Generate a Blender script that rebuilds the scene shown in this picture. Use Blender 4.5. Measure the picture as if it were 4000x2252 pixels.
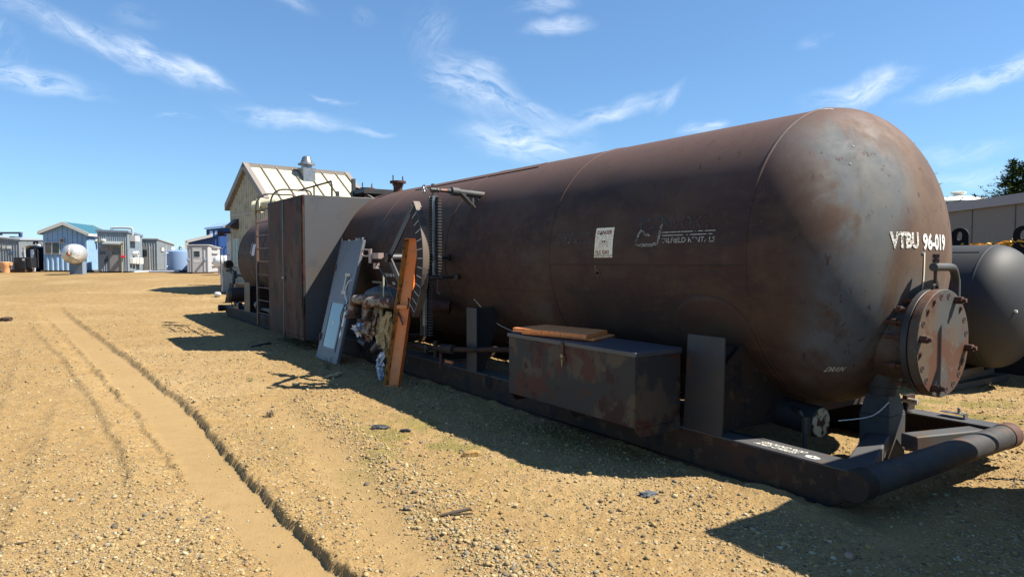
import bpy, bmesh, math, random
import numpy as np
from mathutils import Vector, Matrix, Euler
random.seed(7); rng = np.random.default_rng(7)
for o in list(bpy.data.objects): bpy.data.objects.remove(o, do_unlink=True)
scene = bpy.context.scene
COL = scene.collection
# ------------------------------------------------------------------ camera
FPX, HOR, EYE = 2682.0, 1012.6, 1.65
PIT = math.atan((1126 - HOR) / FPX)
cam_d = bpy.data.cameras.new("camera"); cam = bpy.data.objects.new("camera", cam_d); COL.objects.link(cam)
cam_d.sensor_width = 36; cam_d.lens = 36 * FPX / 4000
cam_d.clip_start = .05; cam_d.clip_end = 3000
cam.location = (0, 0, EYE); cam.rotation_euler = (math.pi / 2 - PIT, 0, 0)
scene.camera = cam
# ------------------------------------------------------------------ light
SUNV = Vector((.80, -.05, 1)).normalized()
SUN_EL = math.asin(SUNV.z); SUN_AZ = math.atan2(SUNV.x, SUNV.y)
sd = bpy.data.lights.new("sun", 'SUN'); sun = bpy.data.objects.new("sun", sd); COL.objects.link(sun)
sd.energy = 5.0; sd.angle = math.radians(.5); sd.color = (1, .94, .83)
sun.rotation_euler = (-SUNV).to_track_quat('-Z', 'Y').to_euler(); sun.location = (20, 0, 30)
scene.view_settings.view_transform = 'Standard'; scene.view_settings.look = 'None'
scene.view_settings.exposure = 1.14; scene.view_settings.gamma = 1
SKY = .060
# ------------------------------------------------------------------ world: sky with cirrus
def world():
    w = bpy.data.worlds.new("World"); scene.world = w; w.use_nodes = True
    nt = w.node_tree; N = nt.nodes; L = nt.links
    bg = N['Background']
    sky = N.new('ShaderNodeTexSky'); sky.sky_type = 'NISHITA'; sky.sun_disc = False
    sky.sun_elevation = SUN_EL; sky.sun_rotation = SUN_AZ
    sky.altitude = 600; sky.air_density = 1.0; sky.dust_density = .05; sky.ozone_density = 2.5
    tc = N.new('ShaderNodeTexCoord'); sep = N.new('ShaderNodeSeparateXYZ'); L.new(tc.outputs['Generated'], sep.inputs[0])
    def M(op, a, b=None, c=None, clamp=False):
        n = N.new('ShaderNodeMath'); n.operation = op; n.use_clamp = clamp
        for i, v in enumerate((a, b, c)):
            if v is None: continue
            if isinstance(v, (int, float)): n.inputs[i].default_value = v
            else: L.new(v, n.inputs[i])
        return n.outputs[0]
    yy = M('MAXIMUM', sep.outputs[1], .02)
    u = M('DIVIDE', sep.outputs[0], yy); v = M('DIVIDE', sep.outputs[2], yy)
    cmb = N.new('ShaderNodeCombineXYZ'); L.new(u, cmb.inputs[0]); L.new(v, cmb.inputs[1])
    wn = N.new('ShaderNodeTexNoise'); wn.inputs['Scale'].default_value = 9; wn.inputs['Detail'].default_value = 4
    L.new(cmb.outputs[0], wn.inputs['Vector'])
    ws = N.new('ShaderNodeVectorMath'); ws.operation = 'MULTIPLY_ADD'
    L.new(wn.outputs['Color'], ws.inputs[0]); ws.inputs[1].default_value = (.055, .055, 0); ws.inputs[2].default_value = (-.0275, -.0275, 0)
    wa = N.new('ShaderNodeVectorMath'); L.new(cmb.outputs[0], wa.inputs[0]); L.new(ws.outputs[0], wa.inputs[1])
    tot = None
    # direction tangent (photo px of its centre, converted), half length, half width, angle, strength
    W = [(-10, 300, 420, 60, -8, .75), (330, 130, 420, 55, -22, .62), (640, 240, 300, 62, -24, .85), (820, 300, 130, 26, -38, .8),
         (150, 330, 260, 45, -10, .6), (1140, 465, 270, 50, -8, .85), (1320, 390, 90, 14, -14, .55), (1460, 535, 90, 16, -6, .55), (700, 465, 90, 14, -5, .5),
         (1830, 330, 190, 105, -28, .95), (2040, 430, 260, 45, -20, .6), (2050, 555, 270, 85, -8, .95), (2370, 440, 330, 38, 19, .75),
         (2610, 375, 70, 30, 50, .5), (3350, 345, 240, 55, 17, .95), (3800, 310, 300, 42, 15, .85), (3990, 245, 160, 50, 25, .7),
         (3150, 175, 80, 30, 25, .35), (2180, 105, 140, 32, 4, .7), (2120, 40, 140, 26, 3, .5), (1690, 120, 110, 90, 60, .4), (1140, 20, 110, 40, -20, .45),
         (3720, 600, 260, 45, 9, .42), (3800, 690, 250, 40, 6, .4), (2740, 510, 90, 30, 10, .8), (40, 150, 160, 60, -60, .35), (560, 70, 120, 50, -10, .3),
         (1440, 60, 60, 40, -20, .2), (1900, 520, 90, 30, -30, .4)]
    FIB = {}
    for key, ang in (('d', -24), ('h', -6), ('u', 18), ('x', 60)):
        mp = N.new('ShaderNodeMapping'); mp.vector_type = 'TEXTURE'; mp.inputs['Rotation'].default_value = (0, 0, math.radians(ang)); mp.inputs['Scale'].default_value = (.30, .085, 1)
        L.new(wa.outputs[0], mp.inputs[0]); o_ = None
        for sc_, de, dist in ((1.9, 2, .5), (6., 7, .9)):
            nz = N.new('ShaderNodeTexNoise'); nz.inputs['Scale'].default_value = sc_; nz.inputs['Detail'].default_value = de; nz.inputs['Roughness'].default_value = .70; nz.inputs['Distortion'].default_value = dist
            L.new(mp.outputs[0], nz.inputs['Vector']); o_ = nz.outputs[0] if o_ is None else M('ADD', M('MULTIPLY', o_, .5), M('MULTIPLY', nz.outputs[0], .5))
        mr = N.new('ShaderNodeMapRange'); mr.inputs[1].default_value = .40; mr.inputs[2].default_value = .66; L.new(o_, mr.inputs[0]); FIB[key] = mr.outputs[0]
    for i, (px, py, a, b, ang, st) in enumerate(W):
        mp = N.new('ShaderNodeMapping'); mp.vector_type = 'TEXTURE'
        mp.inputs['Location'].default_value = ((px - 2000) / FPX, (HOR - py) / FPX, 0)
        mp.inputs['Rotation'].default_value = (0, 0, math.radians(ang))
        mp.inputs['Scale'].default_value = (a / FPX, b / FPX, 1)
        L.new(wa.outputs[0], mp.inputs[0])
        ln = N.new('ShaderNodeVectorMath'); ln.operation = 'LENGTH'; L.new(mp.outputs[0], ln.inputs[0])
        mr = N.new('ShaderNodeMapRange'); mr.interpolation_type = 'SMOOTHSTEP'
        mr.inputs[1].default_value = 1.3; mr.inputs[2].default_value = .0; mr.inputs[3].default_value = 0; mr.inputs[4].default_value = st * .85
        L.new(ln.outputs['Value'], mr.inputs[0])
        p = M('MULTIPLY', mr.outputs[0], FIB['x' if abs(ang) > 40 else 'd' if ang < -15 else 'h' if ang < 5 else 'u'])
        tot = p if tot is None else M('ADD', M('MULTIPLY', tot, M('SUBTRACT', 1., p)), p)
    tot = M('MULTIPLY', M('MINIMUM', tot, .8), M('GREATER_THAN', sep.outputs[1], .03))
    # whiter towards the horizon
    mx = N.new('ShaderNodeMix'); mx.data_type = 'RGBA'
    tint = N.new('ShaderNodeMix'); tint.data_type = 'RGBA'; tint.blend_type = 'MULTIPLY'; tint.inputs[0].default_value = 1; dv = N.new('ShaderNodeVectorMath'); dv.operation = 'SCALE'; dv.inputs['Scale'].default_value = 1 / 6; L.new(sky.outputs[0], dv.inputs[0]); gm = N.new('ShaderNodeGamma'); gm.inputs[1].default_value = .78; L.new(dv.outputs[0], gm.inputs[0]); L.new(gm.outputs[0], tint.inputs[6]); tint.inputs[7].default_value = (4.05, 5.75, 7.3, 1)
    L.new(tot, mx.inputs[0]); L.new(tint.outputs[2], mx.inputs[6]); mx.inputs[7].default_value = (8.6, 9.3, 10.2, 1)
    L.new(mx.outputs[2], bg.inputs[0]); bg.inputs[1].default_value = SKY
world()
# ------------------------------------------------------------------ frames and helpers
TH = math.atan2(.55794954, .82987487)
class Frame:
    def __init__(s, o, rz): s.o = Vector(o); s.rz = rz; s.R = Matrix.Rotation(rz, 3, 'Z')
    def pt(s, v): return s.o + s.R @ Vector(v)
RIG = Frame((0, 0, 0), TH)        # axes: t (across the skid), s (along it, away), z
WORLD = Frame((0, 0, 0), 0)
def P(px, py, Y):                 # a point of the place at depth Y
    d = Vector(((px - 2000) / FPX, math.cos(PIT) - (py - 1126) / FPX * math.sin(PIT), -math.sin(PIT) - (py - 1126) / FPX * math.cos(PIT)))
    return Vector((0, 0, EYE)) + d * (Y / d.y)
def sm(x): x = np.clip(x, 0, 1); return x * x * (3 - 2 * x)
def zt(Y): return .8 * sm((np.asarray(Y, float) - 17) / 28)
MATS = {}
def adj(c):
    k = .52 + .36 * min(max((max(c) - .3) / .45, 0), 1); return tuple(x * k for x in c)
def mat(name, base, rough=.6, metal=0., layers=(), bump=None, spec=.5, alpha=None, attr=None, emis=None):
    """layers: (colour, noise scale, lo, hi, stretch, detail)"""
    if name in MATS: return MATS[name]
    base = adj(base); layers = [(adj(l[0]),) + tuple(l[1:]) for l in layers]
    m = bpy.data.materials.new(name); m.use_nodes = True; nt = m.node_tree; N = nt.nodes; L = nt.links
    b = N['Principled BSDF']; b.inputs['Roughness'].default_value = rough; b.inputs['Metallic'].default_value = metal
    b.inputs['Specular IOR Level'].default_value = spec
    tc = N.new('ShaderNodeTexCoord')
    if attr:
        a = N.new('ShaderNodeVertexColor'); a.layer_name = attr; cur = a.outputs[0]
    else:
        c = N.new('ShaderNodeRGB'); c.outputs[0].default_value = (*base, 1); cur = c.outputs[0]
    for k, ly in enumerate(layers):
        col, sc, lo, hi = ly[:4]; stv = ly[4] if len(ly) > 4 else (1, 1, 1); det = ly[5] if len(ly) > 5 else 6
        mp = N.new('ShaderNodeMapping'); mp.inputs['Scale'].default_value = stv; mp.inputs['Location'].default_value = (k * 3.1 + len(name) * .7, k * 1.7, k * .9)
        L.new(tc.outputs['Object'], mp.inputs[0])
        nz = N.new('ShaderNodeTexNoise'); nz.inputs['Scale'].default_value = sc; nz.inputs['Detail'].default_value = det; nz.inputs['Roughness'].default_value = .6
        L.new(mp.outputs[0], nz.inputs['Vector'])
        mr = N.new('ShaderNodeMapRange'); mr.inputs[1].default_value = lo; mr.inputs[2].default_value = hi; L.new(nz.outputs[0], mr.inputs[0])
        mx = N.new('ShaderNodeMix'); mx.data_type = 'RGBA'; L.new(mr.outputs[0], mx.inputs[0]); L.new(cur, mx.inputs[6]); mx.inputs[7].default_value = (*col, 1)
        cur = mx.outputs[2]
    L.new(cur, b.inputs['Base Color'])
    if bump:
        nz = N.new('ShaderNodeTexNoise'); nz.inputs['Scale'].default_value = bump[0]; nz.inputs['Detail'].default_value = 6
        L.new(tc.outputs['Object'], nz.inputs['Vector'])
        bp = N.new('ShaderNodeBump'); bp.inputs['Strength'].default_value = bump[1]; bp.inputs['Distance'].default_value = bump[2] if len(bump) > 2 else .01
        L.new(nz.outputs[0], bp.inputs['Height']); L.new(bp.outputs[0], b.inputs['Normal'])
    if alpha:   # flaking vinyl: (voronoi scale, crack width, noise scale, noise lo, noise hi)
        vs, cw, ns, nlo, nhi = alpha
        vo = N.new('ShaderNodeTexVoronoi'); vo.feature = 'DISTANCE_TO_EDGE'; vo.inputs['Scale'].default_value = vs
        mpv = N.new('ShaderNodeMapping'); mpv.inputs['Scale'].default_value = (.6, .6, 1.3); L.new(tc.outputs['Object'], mpv.inputs[0]); L.new(mpv.outputs[0], vo.inputs['Vector'])
        g = N.new('ShaderNodeMath'); g.operation = 'GREATER_THAN'; g.inputs[1].default_value = cw; L.new(vo.outputs['Distance'], g.inputs[0])
        nz = N.new('ShaderNodeTexNoise'); nz.inputs['Scale'].default_value = ns; nz.inputs['Detail'].default_value = 3; L.new(tc.outputs['Object'], nz.inputs['Vector'])
        mr = N.new('ShaderNodeMapRange'); mr.inputs[1].default_value = nlo; mr.inputs[2].default_value = nhi; L.new(nz.outputs[0], mr.inputs[0])
        mu = N.new('ShaderNodeMath'); mu.operation = 'MULTIPLY'; L.new(g.outputs[0], mu.inputs[0]); L.new(mr.outputs[0], mu.inputs[1])
        L.new(mu.outputs[0], b.inputs['Alpha'])
    MATS[name] = m; return m
class MB:
    """collects shapes in the coordinates of a frame; build() links them as ONE mesh object"""
    def __init__(s): s.v = []; s.f = []; s.n = 0; s.mi = []; s.cur = 0
    def add(s, V, Fc):
        V = np.asarray(V, float).reshape(-1, 3); s.v.append(V)
        for f in Fc: s.f.append([i + s.n for i in f]); s.mi.append(s.cur)
        s.n += len(V); return s
    def box(s, a, b, R=None, c=None):
        x0, y0, z0 = [min(p, q) for p, q in zip(a, b)]; x1, y1, z1 = [max(p, q) for p, q in zip(a, b)]
        V = np.array([(x0, y0, z0), (x1, y0, z0), (x1, y1, z0), (x0, y1, z0), (x0, y0, z1), (x1, y0, z1), (x1, y1, z1), (x0, y1, z1)])
        if R is not None:
            c = np.array(c) if c is not None else V.mean(0); V = (V - c) @ np.array(R).T + c
        return s.add(V, [(0, 3, 2, 1), (4, 5, 6, 7), (0, 1, 5, 4), (1, 2, 6, 5), (2, 3, 7, 6), (3, 0, 4, 7)])
    def hexa(s, bot, top):
        return s.add(list(bot) + list(top), [(0, 3, 2, 1), (4, 5, 6, 7), (0, 1, 5, 4), (1, 2, 6, 5), (2, 3, 7, 6), (3, 0, 4, 7)])
    def cyl(s, p0, p1, r0, r1=None, n=24, cap=True):
        p0 = np.array(p0, float); p1 = np.array(p1, float); r1 = r0 if r1 is None else r1
        d = p1 - p0; d /= np.linalg.norm(d); q = np.array([0, 0, 1.]) if abs(d[2]) < .9 else np.array([1., 0, 0])
        x = np.cross(d, q); x /= np.linalg.norm(x); y = np.cross(d, x)
        a = np.linspace(0, 2 * math.pi, n, endpoint=False)
        c = np.cos(a)[:, None] * x + np.sin(a)[:, None] * y
        V = np.vstack([p0 + c * r0, p1 + c * r1]); F = [(i, i + n, (i + 1) % n + n, (i + 1) % n) for i in range(n)]
        if cap: F += [tuple(range(n)), tuple(range(2 * n - 1, n - 1, -1))]
        return s.add(V, F)
    def tube(s, pts, r, n=10, cap=True, smooth=0):
        pts = [np.array(p, float) for p in pts]
        if smooth:
            out = []
            for i in range(len(pts) - 1):
                p0 = pts[max(i - 1, 0)]; p1 = pts[i]; p2 = pts[i + 1]; p3 = pts[min(i + 2, len(pts) - 1)]
                for k in range(smooth):
                    t = k / smooth; out.append(.5 * ((2 * p1) + (-p0 + p2) * t + (2 * p0 - 5 * p1 + 4 * p2 - p3) * t * t + (-p0 + 3 * p1 - 3 * p2 + p3) * t ** 3))
            pts = out + [pts[-1]]
        rr = r if hasattr(r, '__len__') else [r] * len(pts)
        if len(rr) != len(pts): rr = np.interp(np.linspace(0, 1, len(pts)), np.linspace(0, 1, len(rr)), rr)
        V = []; x = None
        for i, p in enumerate(pts):
            d = pts[min(i + 1, len(pts) - 1)] - pts[max(i - 1, 0)]; d = d / (np.linalg.norm(d) + 1e-12)
            if x is None:
                q = np.array([0, 0, 1.]) if abs(d[2]) < .9 else np.array([1., 0, 0]); x = np.cross(d, q)
            x = x - d * np.dot(x, d); x /= np.linalg.norm(x); y = np.cross(d, x)
            for k in range(n):
                a = 2 * math.pi * k / n; V.append(p + (math.cos(a) * x + math.sin(a) * y) * rr[i])
        F = []
        for i in range(len(pts) - 1):
            for k in range(n): F.append((i * n + k, i * n + (k + 1) % n, (i + 1) * n + (k + 1) % n, (i + 1) * n + k))
        if cap: F += [tuple(range(n - 1, -1, -1)), tuple(range((len(pts) - 1) * n, len(pts) * n))]
        return s.add(V, F)
    def lathe(s, o, ax, prof, n=48):
        """prof: (distance along ax, radius)"""
        o = np.array(o, float); d = np.array(ax, float); d /= np.linalg.norm(d); q = np.array([0, 0, 1.]) if abs(d[2]) < .9 else np.array([1., 0, 0])
        x = np.cross(d, q); x /= np.linalg.norm(x); y = np.cross(d, x); a = np.linspace(0, 2 * math.pi, n, endpoint=False)
        c = np.cos(a)[:, None] * x + np.sin(a)[:, None] * y
        V = np.vstack([o + d * h + c * max(r, 1e-5) for h, r in prof]); F = []
        for i in range(len(prof) - 1):
            for k in range(n): F.append((i * n + k, (i + 1) * n + k, (i + 1) * n + (k + 1) % n, i * n + (k + 1) % n))
        return s.add(V, F)
    def prism(s, poly, d):
        """poly: planar 3D outline, d: extrusion vector"""
        A = np.array(poly, float); n = len(A); V = np.vstack([A, A + np.array(d, float)])
        return s.add(V, [tuple(range(n - 1, -1, -1)), tuple(range(n, 2 * n))] + [(i, (i + 1) % n, (i + 1) % n + n, i + n) for i in range(n)])
    def build(s, name, m=None, parent=None, fr=None, base=None, smooth=True, bevel=0, ang=35):
        V = np.vstack(s.v)
        if parent is not None: fr = parent['_fr'] if False else FR[parent.name]; base = BASE[parent.name]
        me = bpy.data.meshes.new(name); me.from_pydata((V - np.array(base)).tolist(), [], s.f)
        me.validate(); me.update()
        for mm in (m if isinstance(m, (list, tuple)) else [m]): me.materials.append(mm)
        if isinstance(m, (list, tuple)) and len(me.polygons) == len(s.mi): me.polygons.foreach_set('material_index', s.mi)
        bmm = bmesh.new(); bmm.from_mesh(me); bmesh.ops.recalc_face_normals(bmm, faces=bmm.faces); bmm.to_mesh(me); bmm.free()
        if smooth:
            me.polygons.foreach_set('use_smooth', [True] * len(me.polygons)); me.set_sharp_from_angle(angle=math.radians(ang))
        o = bpy.data.objects.new(name, me); COL.objects.link(o)
        FR[o.name] = fr; BASE[o.name] = tuple(base)
        if parent is not None: o.parent = parent
        else: o.location = fr.pt(base); o.rotation_euler = (0, 0, fr.rz)
        if bevel:
            bv = o.modifiers.new('bevel', 'BEVEL'); bv.width = bevel; bv.segments = 2; bv.limit_method = 'ANGLE'; bv.angle_limit = math.radians(40); bv.harden_normals = False
        return o
FR = {}; BASE = {}
def tag(o, label=None, cat=None, group=None, kind=None):
    if label: o['label'] = label
    if cat: o['category'] = cat
    if group: o['group'] = group
    if kind: o['kind'] = kind
    return o
def thing(name, label, cat, fr, base, group=None):
    o = bpy.data.objects.new(name, None); COL.objects.link(o); o.empty_display_size = .2
    o.location = fr.pt(base); o.rotation_euler = (0, 0, fr.rz); FR[o.name] = fr; BASE[o.name] = tuple(base)
    return tag(o, label, cat, group)
def text_geo(txt, size, bold=0., cond=1., space=1., align='LEFT'):
    c = bpy.data.curves.new('t', 'FONT'); c.body = txt; c.size = size; c.offset = bold; c.space_character = space; c.align_x = align; c.resolution_u = 3
    o = bpy.data.objects.new('t', c); COL.objects.link(o); bpy.context.view_layer.update()
    me = o.evaluated_get(bpy.context.evaluated_depsgraph_get()).to_mesh()
    V = np.array([v.co[:] for v in me.vertices]); F = [tuple(p.vertices) for p in me.polygons]
    bpy.data.objects.remove(o, do_unlink=True); bpy.data.curves.remove(c)
    V[:, 0] *= cond; return V, F
def quilt(w, h, nx, ny):
    V = [(w * i / nx, h * j / ny, 0) for j in range(ny + 1) for i in range(nx + 1)]
    return np.array(V), [(j * (nx + 1) + i, j * (nx + 1) + i + 1, (j + 1) * (nx + 1) + i + 1, (j + 1) * (nx + 1) + i) for j in range(ny) for i in range(nx)]
def rot(ax, deg): return np.array(Matrix.Rotation(math.radians(deg), 3, ax))
# ------------------------------------------------------------------ value noise in numpy (terrain only)
def vnoise(x, y, seed=0):
    xi = np.floor(x).astype(np.int64); yi = np.floor(y).astype(np.int64); fx = x - xi; fy = y - yi
    fx = fx * fx * (3 - 2 * fx); fy = fy * fy * (3 - 2 * fy)
    def h(a, b):
        n = (a * 374761393 + b * 668265263 + seed * 1442695041) & 0x7fffffff; n = (n ^ (n >> 13)) * 1274126177 & 0x7fffffff
        return ((n ^ (n >> 16)) & 0xffff) / 65535.
    return (h(xi, yi) * (1 - fx) + h(xi + 1, yi) * fx) * (1 - fy) + (h(xi, yi + 1) * (1 - fx) + h(xi + 1, yi + 1) * fx) * fy
def fb(x, y, sc, seed, o=3):
    r = 0; a = 1; t = 0
    for k in range(o): r = r + a * (vnoise(x * sc * 2 ** k, y * sc * 2 ** k, seed + k) - .5); t += a; a *= .5
    return r / t
RUTR = np.array([(-17.76, 26.41), (-12.15, 19.0), (-9.0, 14.84), (-6.97, 12.16), (-5.56, 10.3), (-4.44, 8.75), (-3.67, 7.74), (-3.01, 6.73), (-2.47, 5.86), (-2.13, 5.35), (-1.84, 4.93), (-1.58, 4.54), (-1.37, 4.25), (-1.17, 3.97), (-.99, 3.73), (-.81, 3.51), (.2, 2.0)])[::-1]
RUTL = np.array([(-15.4, 22.2), (-11.42, 17.15), (-7.31, 11.68), (-5.18, 8.84), (-3.96, 7.23), (-3.07, 5.94), (-2.44, 5.04), (-1.96, 4.42), (-1.57, 3.93), (-1.23, 3.51), (-.3, 2.0)])[::-1]
RUT3 = np.array([(-17.09, 23.58), (-10.27, 14.84), (-7.46, 11.37), (-6.01, 9.41), (-4.55, 7.48), (-3.43, 5.94), (-1.9, 3.6)])[::-1]
WIND = np.array([(-2.5, 7.9), (-1.95, 7.0), (-1.51, 6.38), (-1.15, 5.56), (-.89, 5.04), (-.67, 4.66), (-.44, 4.16), (-.21, 3.76), (.3, 2.9)])[::-1]
def off(path, x, y):     # signed sideways distance to the right of a path that runs away from the camera
    gx = np.interp(y, path[:, 1], path[:, 0]); g2 = np.interp(y + .3, path[:, 1], path[:, 0]); sl = (g2 - gx) / .3
    return (x - gx) / np.sqrt(1 + sl * sl)
def fade(y, a, b): return sm((y - a) / .8) * (1 - sm((y - b) / 5.))
def terrain(x, y):
    near = 1 - sm((np.abs(y) - 16) / 20)
    z = zt(y) + .05 * fb(x, y, .22, 1) * (1 - .6 * near) + .022 * fb(x, y, 1.1, 5)
    jr = .06 * fb(x, y, 2.2, 21, 3) + .05 * fb(x, y, 9., 23, 3)
    dR = off(RUTR, x, y) + jr; dL = off(RUTL, x, y) + 1.3 * jr; d3 = off(RUT3, x, y) + jr; dW = off(WIND, x, y) + jr
    fR = fade(y, 1.6, 19.)
    for k_, (x1, y1, x2, y2) in enumerate(((-3.6, 4.2, -9.5, 13.), (-4.6, 5.0, -12.5, 16.5), (-2.6, 3.0, -5.2, 7.5), (-7.5, 7.0, -16., 18.))):      # old shallow wheel tracks
        dk = off(np.array([(x1 + (x1 - x2) * .5, y1 + (y1 - y2) * .5), (x1, y1), (x2, y2), (x2 * 2 - x1, y2 * 2 - y1)]), x, y) + .8 * jr; z = z - (.014 * np.exp(-(dk / .13) ** 4) - .010 * np.exp(-((dk - .19) / .05) ** 2)) * sm((y - y1 + .6) / 1.) * (1 - sm((y - y2) / 3.)) * (.3 + .7 * sm(fb(x, y, .9, 93 + k_, 2) * 5 + .5))
    step = sm((dR + .02) / .022)                         # crumbling right wall of the deep tyre track
    z = z - .052 * fR * (1 - step) * sm((dL + .25) / .3)
    z = z + .012 * fR * np.exp(-((dR - .06) / .06) ** 2)   # thrown-up lip
    fL = sm((y - 4.4) / 1.6) * (1 - sm((y - 16.) / 5.)) * (.45 + .55 * sm(fb(x, y, .8, 91, 2) * 5 + .6))
    z = z - .036 * fL * (1 - sm((dL + .012) / .024)) * sm((dL + .55) / .5)
    z = z + .018 * fL * np.exp(-((dL - .03) / .05) ** 2)
    z = z - .022 * fade(y, 4.5, 14) * (1 - sm((d3 + .03) / .05)) * sm((d3 + .5) / .45) + .012 * fade(y, 4.5, 14) * np.exp(-((d3 - .05) / .06) ** 2)
    fW = fade(y, 2.8, 5.5)
    z = z + .022 * fW * np.exp(-((dW - .08) / .12) ** 2) - .02 * fW * np.exp(-((dW + .3) / .22) ** 2)
    track = np.clip(sm((dL - .02) / .06) * (1 - sm((dR + .02) / .05)) * fR + .8 * fW * np.exp(-((dW + .28) / .16) ** 2), 0, 1)   # smooth pressed mud
    clod = (.016 * fb(x, y, 11, 31, 3) + .016 * fb(x, y, 34, 37, 2) + .02 * np.maximum(fb(x, y, 17, 41, 2) - .12, 0)) * (1 - .85 * track) * (1 + .09 * np.clip(y - 4, 0, 22)) * (1 - sm((y - 26) / 14))
    rub = np.exp(-((dR - .05) / .09) ** 2) * fR + np.exp(-(dL / .08) ** 2) * fL
    z = z + clod * (1 + 1.2 * rub) + .003 * track * np.sin(60 * (y * .9 + x * .3)) * sm(fb(x, y, 1.7, 43, 2) * 6)
    return z, track, rub, dW, fW
# ------------------------------------------------------------------ ground
def ground():
    ys = np.concatenate([np.linspace(-30, 1.4, 24), np.geomspace(1.5, 30, 640), np.geomspace(30.6, 1500, 70)])
    us = np.linspace(-1, 1, 860); us = .82 * us + .18 * us ** 3
    Y, U = np.meshgrid(ys, us, indexing='ij'); X = U * (1.15 * np.abs(Y) + 2.6)
    Z, tr, rub, dW, fW = terrain(X, Y)
    s = X * -.558 + Y * .83; t = X * .83 + Y * .558
    Z = np.where((t > 4.1) & (t < 6.7) & (s > 2) & (s < 22), np.minimum(Z, .006), Z)
    Z = Z + .03 * np.exp(-((t - 4.2) / .06) ** 2) * (s > 2.7) * (s < 14) * sm(fb(X, Y, 2.5, 81, 3) * 3 + .3)
    Z = Z + .035 * np.exp(-((s - 2.75) / .45) ** 2 - ((t - 4.1) / .12) ** 2)
    ny, nx = Y.shape; me = bpy.data.meshes.new('ground')
    me.vertices.add(ny * nx); me.vertices.foreach_set('co', np.stack([X, Y, Z], -1).ravel())
    idx = np.arange(ny * nx).reshape(ny, nx); q = np.stack([idx[:-1, :-1], idx[:-1, 1:], idx[1:, 1:], idx[1:, :-1]], -1).reshape(-1, 4)
    me.loops.add(q.size); me.loops.foreach_set('vertex_index', q.ravel().astype(np.int32))
    me.polygons.add(len(q)); me.polygons.foreach_set('loop_start', (np.arange(len(q)) * 4).astype(np.int32)); me.polygons.foreach_set('loop_total', np.full(len(q), 4, np.int32))
    me.polygons.foreach_set('use_smooth', np.ones(len(q), bool)); me.update(calc_edges=True)
    moss = np.clip(np.exp(-((X + .4) / 1.3) ** 2 - ((Y - 6.3) / 1.1) ** 2) * 1.2 + 1.3 * np.exp(-((t - 8.3) / 1.6) ** 2 - ((s - 4.4) / 1.9) ** 2), 0, 1)
    moss = moss * sm(fb(X, Y, 3.5, 51, 4) * 4 + .35)
    damp = sm((fb(X, Y, .35, 61, 3) + .02) * 5) * sm((Y - 22) / 8) * .6
    ca = me.color_attributes.new('mask', 'FLOAT_COLOR', 'POINT')
    ca.data.foreach_set('color', np.stack([tr, moss, damp, rub], -1).ravel())
    m = bpy.data.materials.new('tan_dirt'); m.use_nodes = True; nt = m.node_tree; N = nt.nodes; L = nt.links; b = N['Principled BSDF']
    b.inputs['Roughness'].default_value = .95; b.inputs['Specular IOR Level'].default_value = .15
    tc = N.new('ShaderNodeTexCoord'); at = N.new('ShaderNodeVertexColor'); at.layer_name = 'mask'; sp = N.new('ShaderNodeSeparateColor'); L.new(at.outputs[0], sp.inputs[0])
    def noise(sc, det=5, ro=.6):
        n = N.new('ShaderNodeTexNoise'); n.inputs['Scale'].default_value = sc; n.inputs['Detail'].default_value = det; n.inputs['Roughness'].default_value = ro; L.new(tc.outputs['Object'], n.inputs['Vector']); return n.outputs[0]
    def rng_(v, a, b_, c=0, d=1):
        n = N.new('ShaderNodeMapRange'); n.inputs[1].default_value = a; n.inputs[2].default_value = b_; n.inputs[3].default_value = c; n.inputs[4].default_value = d; L.new(v, n.inputs[0]); return n.outputs[0]
    def mix(f, a, b_, bt='MIX'):
        n = N.new('ShaderNodeMix'); n.data_type = 'RGBA'; n.blend_type = bt
        for i, v in ((0, f), (6, a), (7, b_)):
            if isinstance(v, float): n.inputs[i].default_value = v
            elif isinstance(v, tuple): n.inputs[i].default_value = (*v, 1)
            else: L.new(v, n.inputs[i])
        return n.outputs[2]
    def mul(a, b_):
        n = N.new('ShaderNodeMath'); n.operation = 'MULTIPLY'
        for i, v in enumerate((a, b_)):
            if isinstance(v, float): n.inputs[i].default_value = v
            else: L.new(v, n.inputs[i])
        return n.outputs[0]
    col = mix(rng_(noise(.5, 6), .35, .65), (0.263, 0.176, 0.084), (0.314, 0.221, 0.115))
    col = mix(rng_(noise(4., 6), .4, .7), col, (0.241, 0.160, 0.076))
    col = mix(rng_(noise(1.1, 7, .7), .48, .72, 0, .65), col, (.215, .148, .082))
    col = mix(rng_(noise(9., 6, .7), .50, .66, 0, .6), col, (.20, .135, .070))
    col = mix(rng_(noise(.28, 5, .6), .50, .62, 0, .5), col, (.345, .255, .150))
    # embedded gravel: coloured cells
    for sc, lo, hi, amt in ((26., .28, .36, .9), (55., .26, .34, .9)):
        vo = N.new('ShaderNodeTexVoronoi'); vo.inputs['Scale'].default_value = sc; L.new(tc.outputs['Object'], vo.inputs['Vector'])
        sh = N.new('ShaderNodeSeparateColor'); L.new(vo.outputs['Color'], sh.inputs[0])
        cr = N.new('ShaderNodeValToRGB'); L.new(sh.outputs[0], cr.inputs[0]); e = cr.color_ramp; e.interpolation = 'CONSTANT'
        e.elements[0].color = (0.112, 0.084, 0.056, 1); e.elements[1].position = .2; e.elements[1].color = (0.291, 0.207, 0.112, 1)
        for p_, c_ in ((.36, (0.168, 0.151, 0.129, 1)), (.5, (0.347, 0.269, 0.168, 1)), (.68, (0.224, 0.146, 0.078, 1)), (.84, (0.370, 0.314, 0.235, 1))):
            k = e.elements.new(p_); k.color = c_
        d_ = rng_(vo.outputs['Distance'], lo + .12, lo, 0, 1)
        g = mul(rng_(sh.outputs[1], .45, .5), d_)
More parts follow.
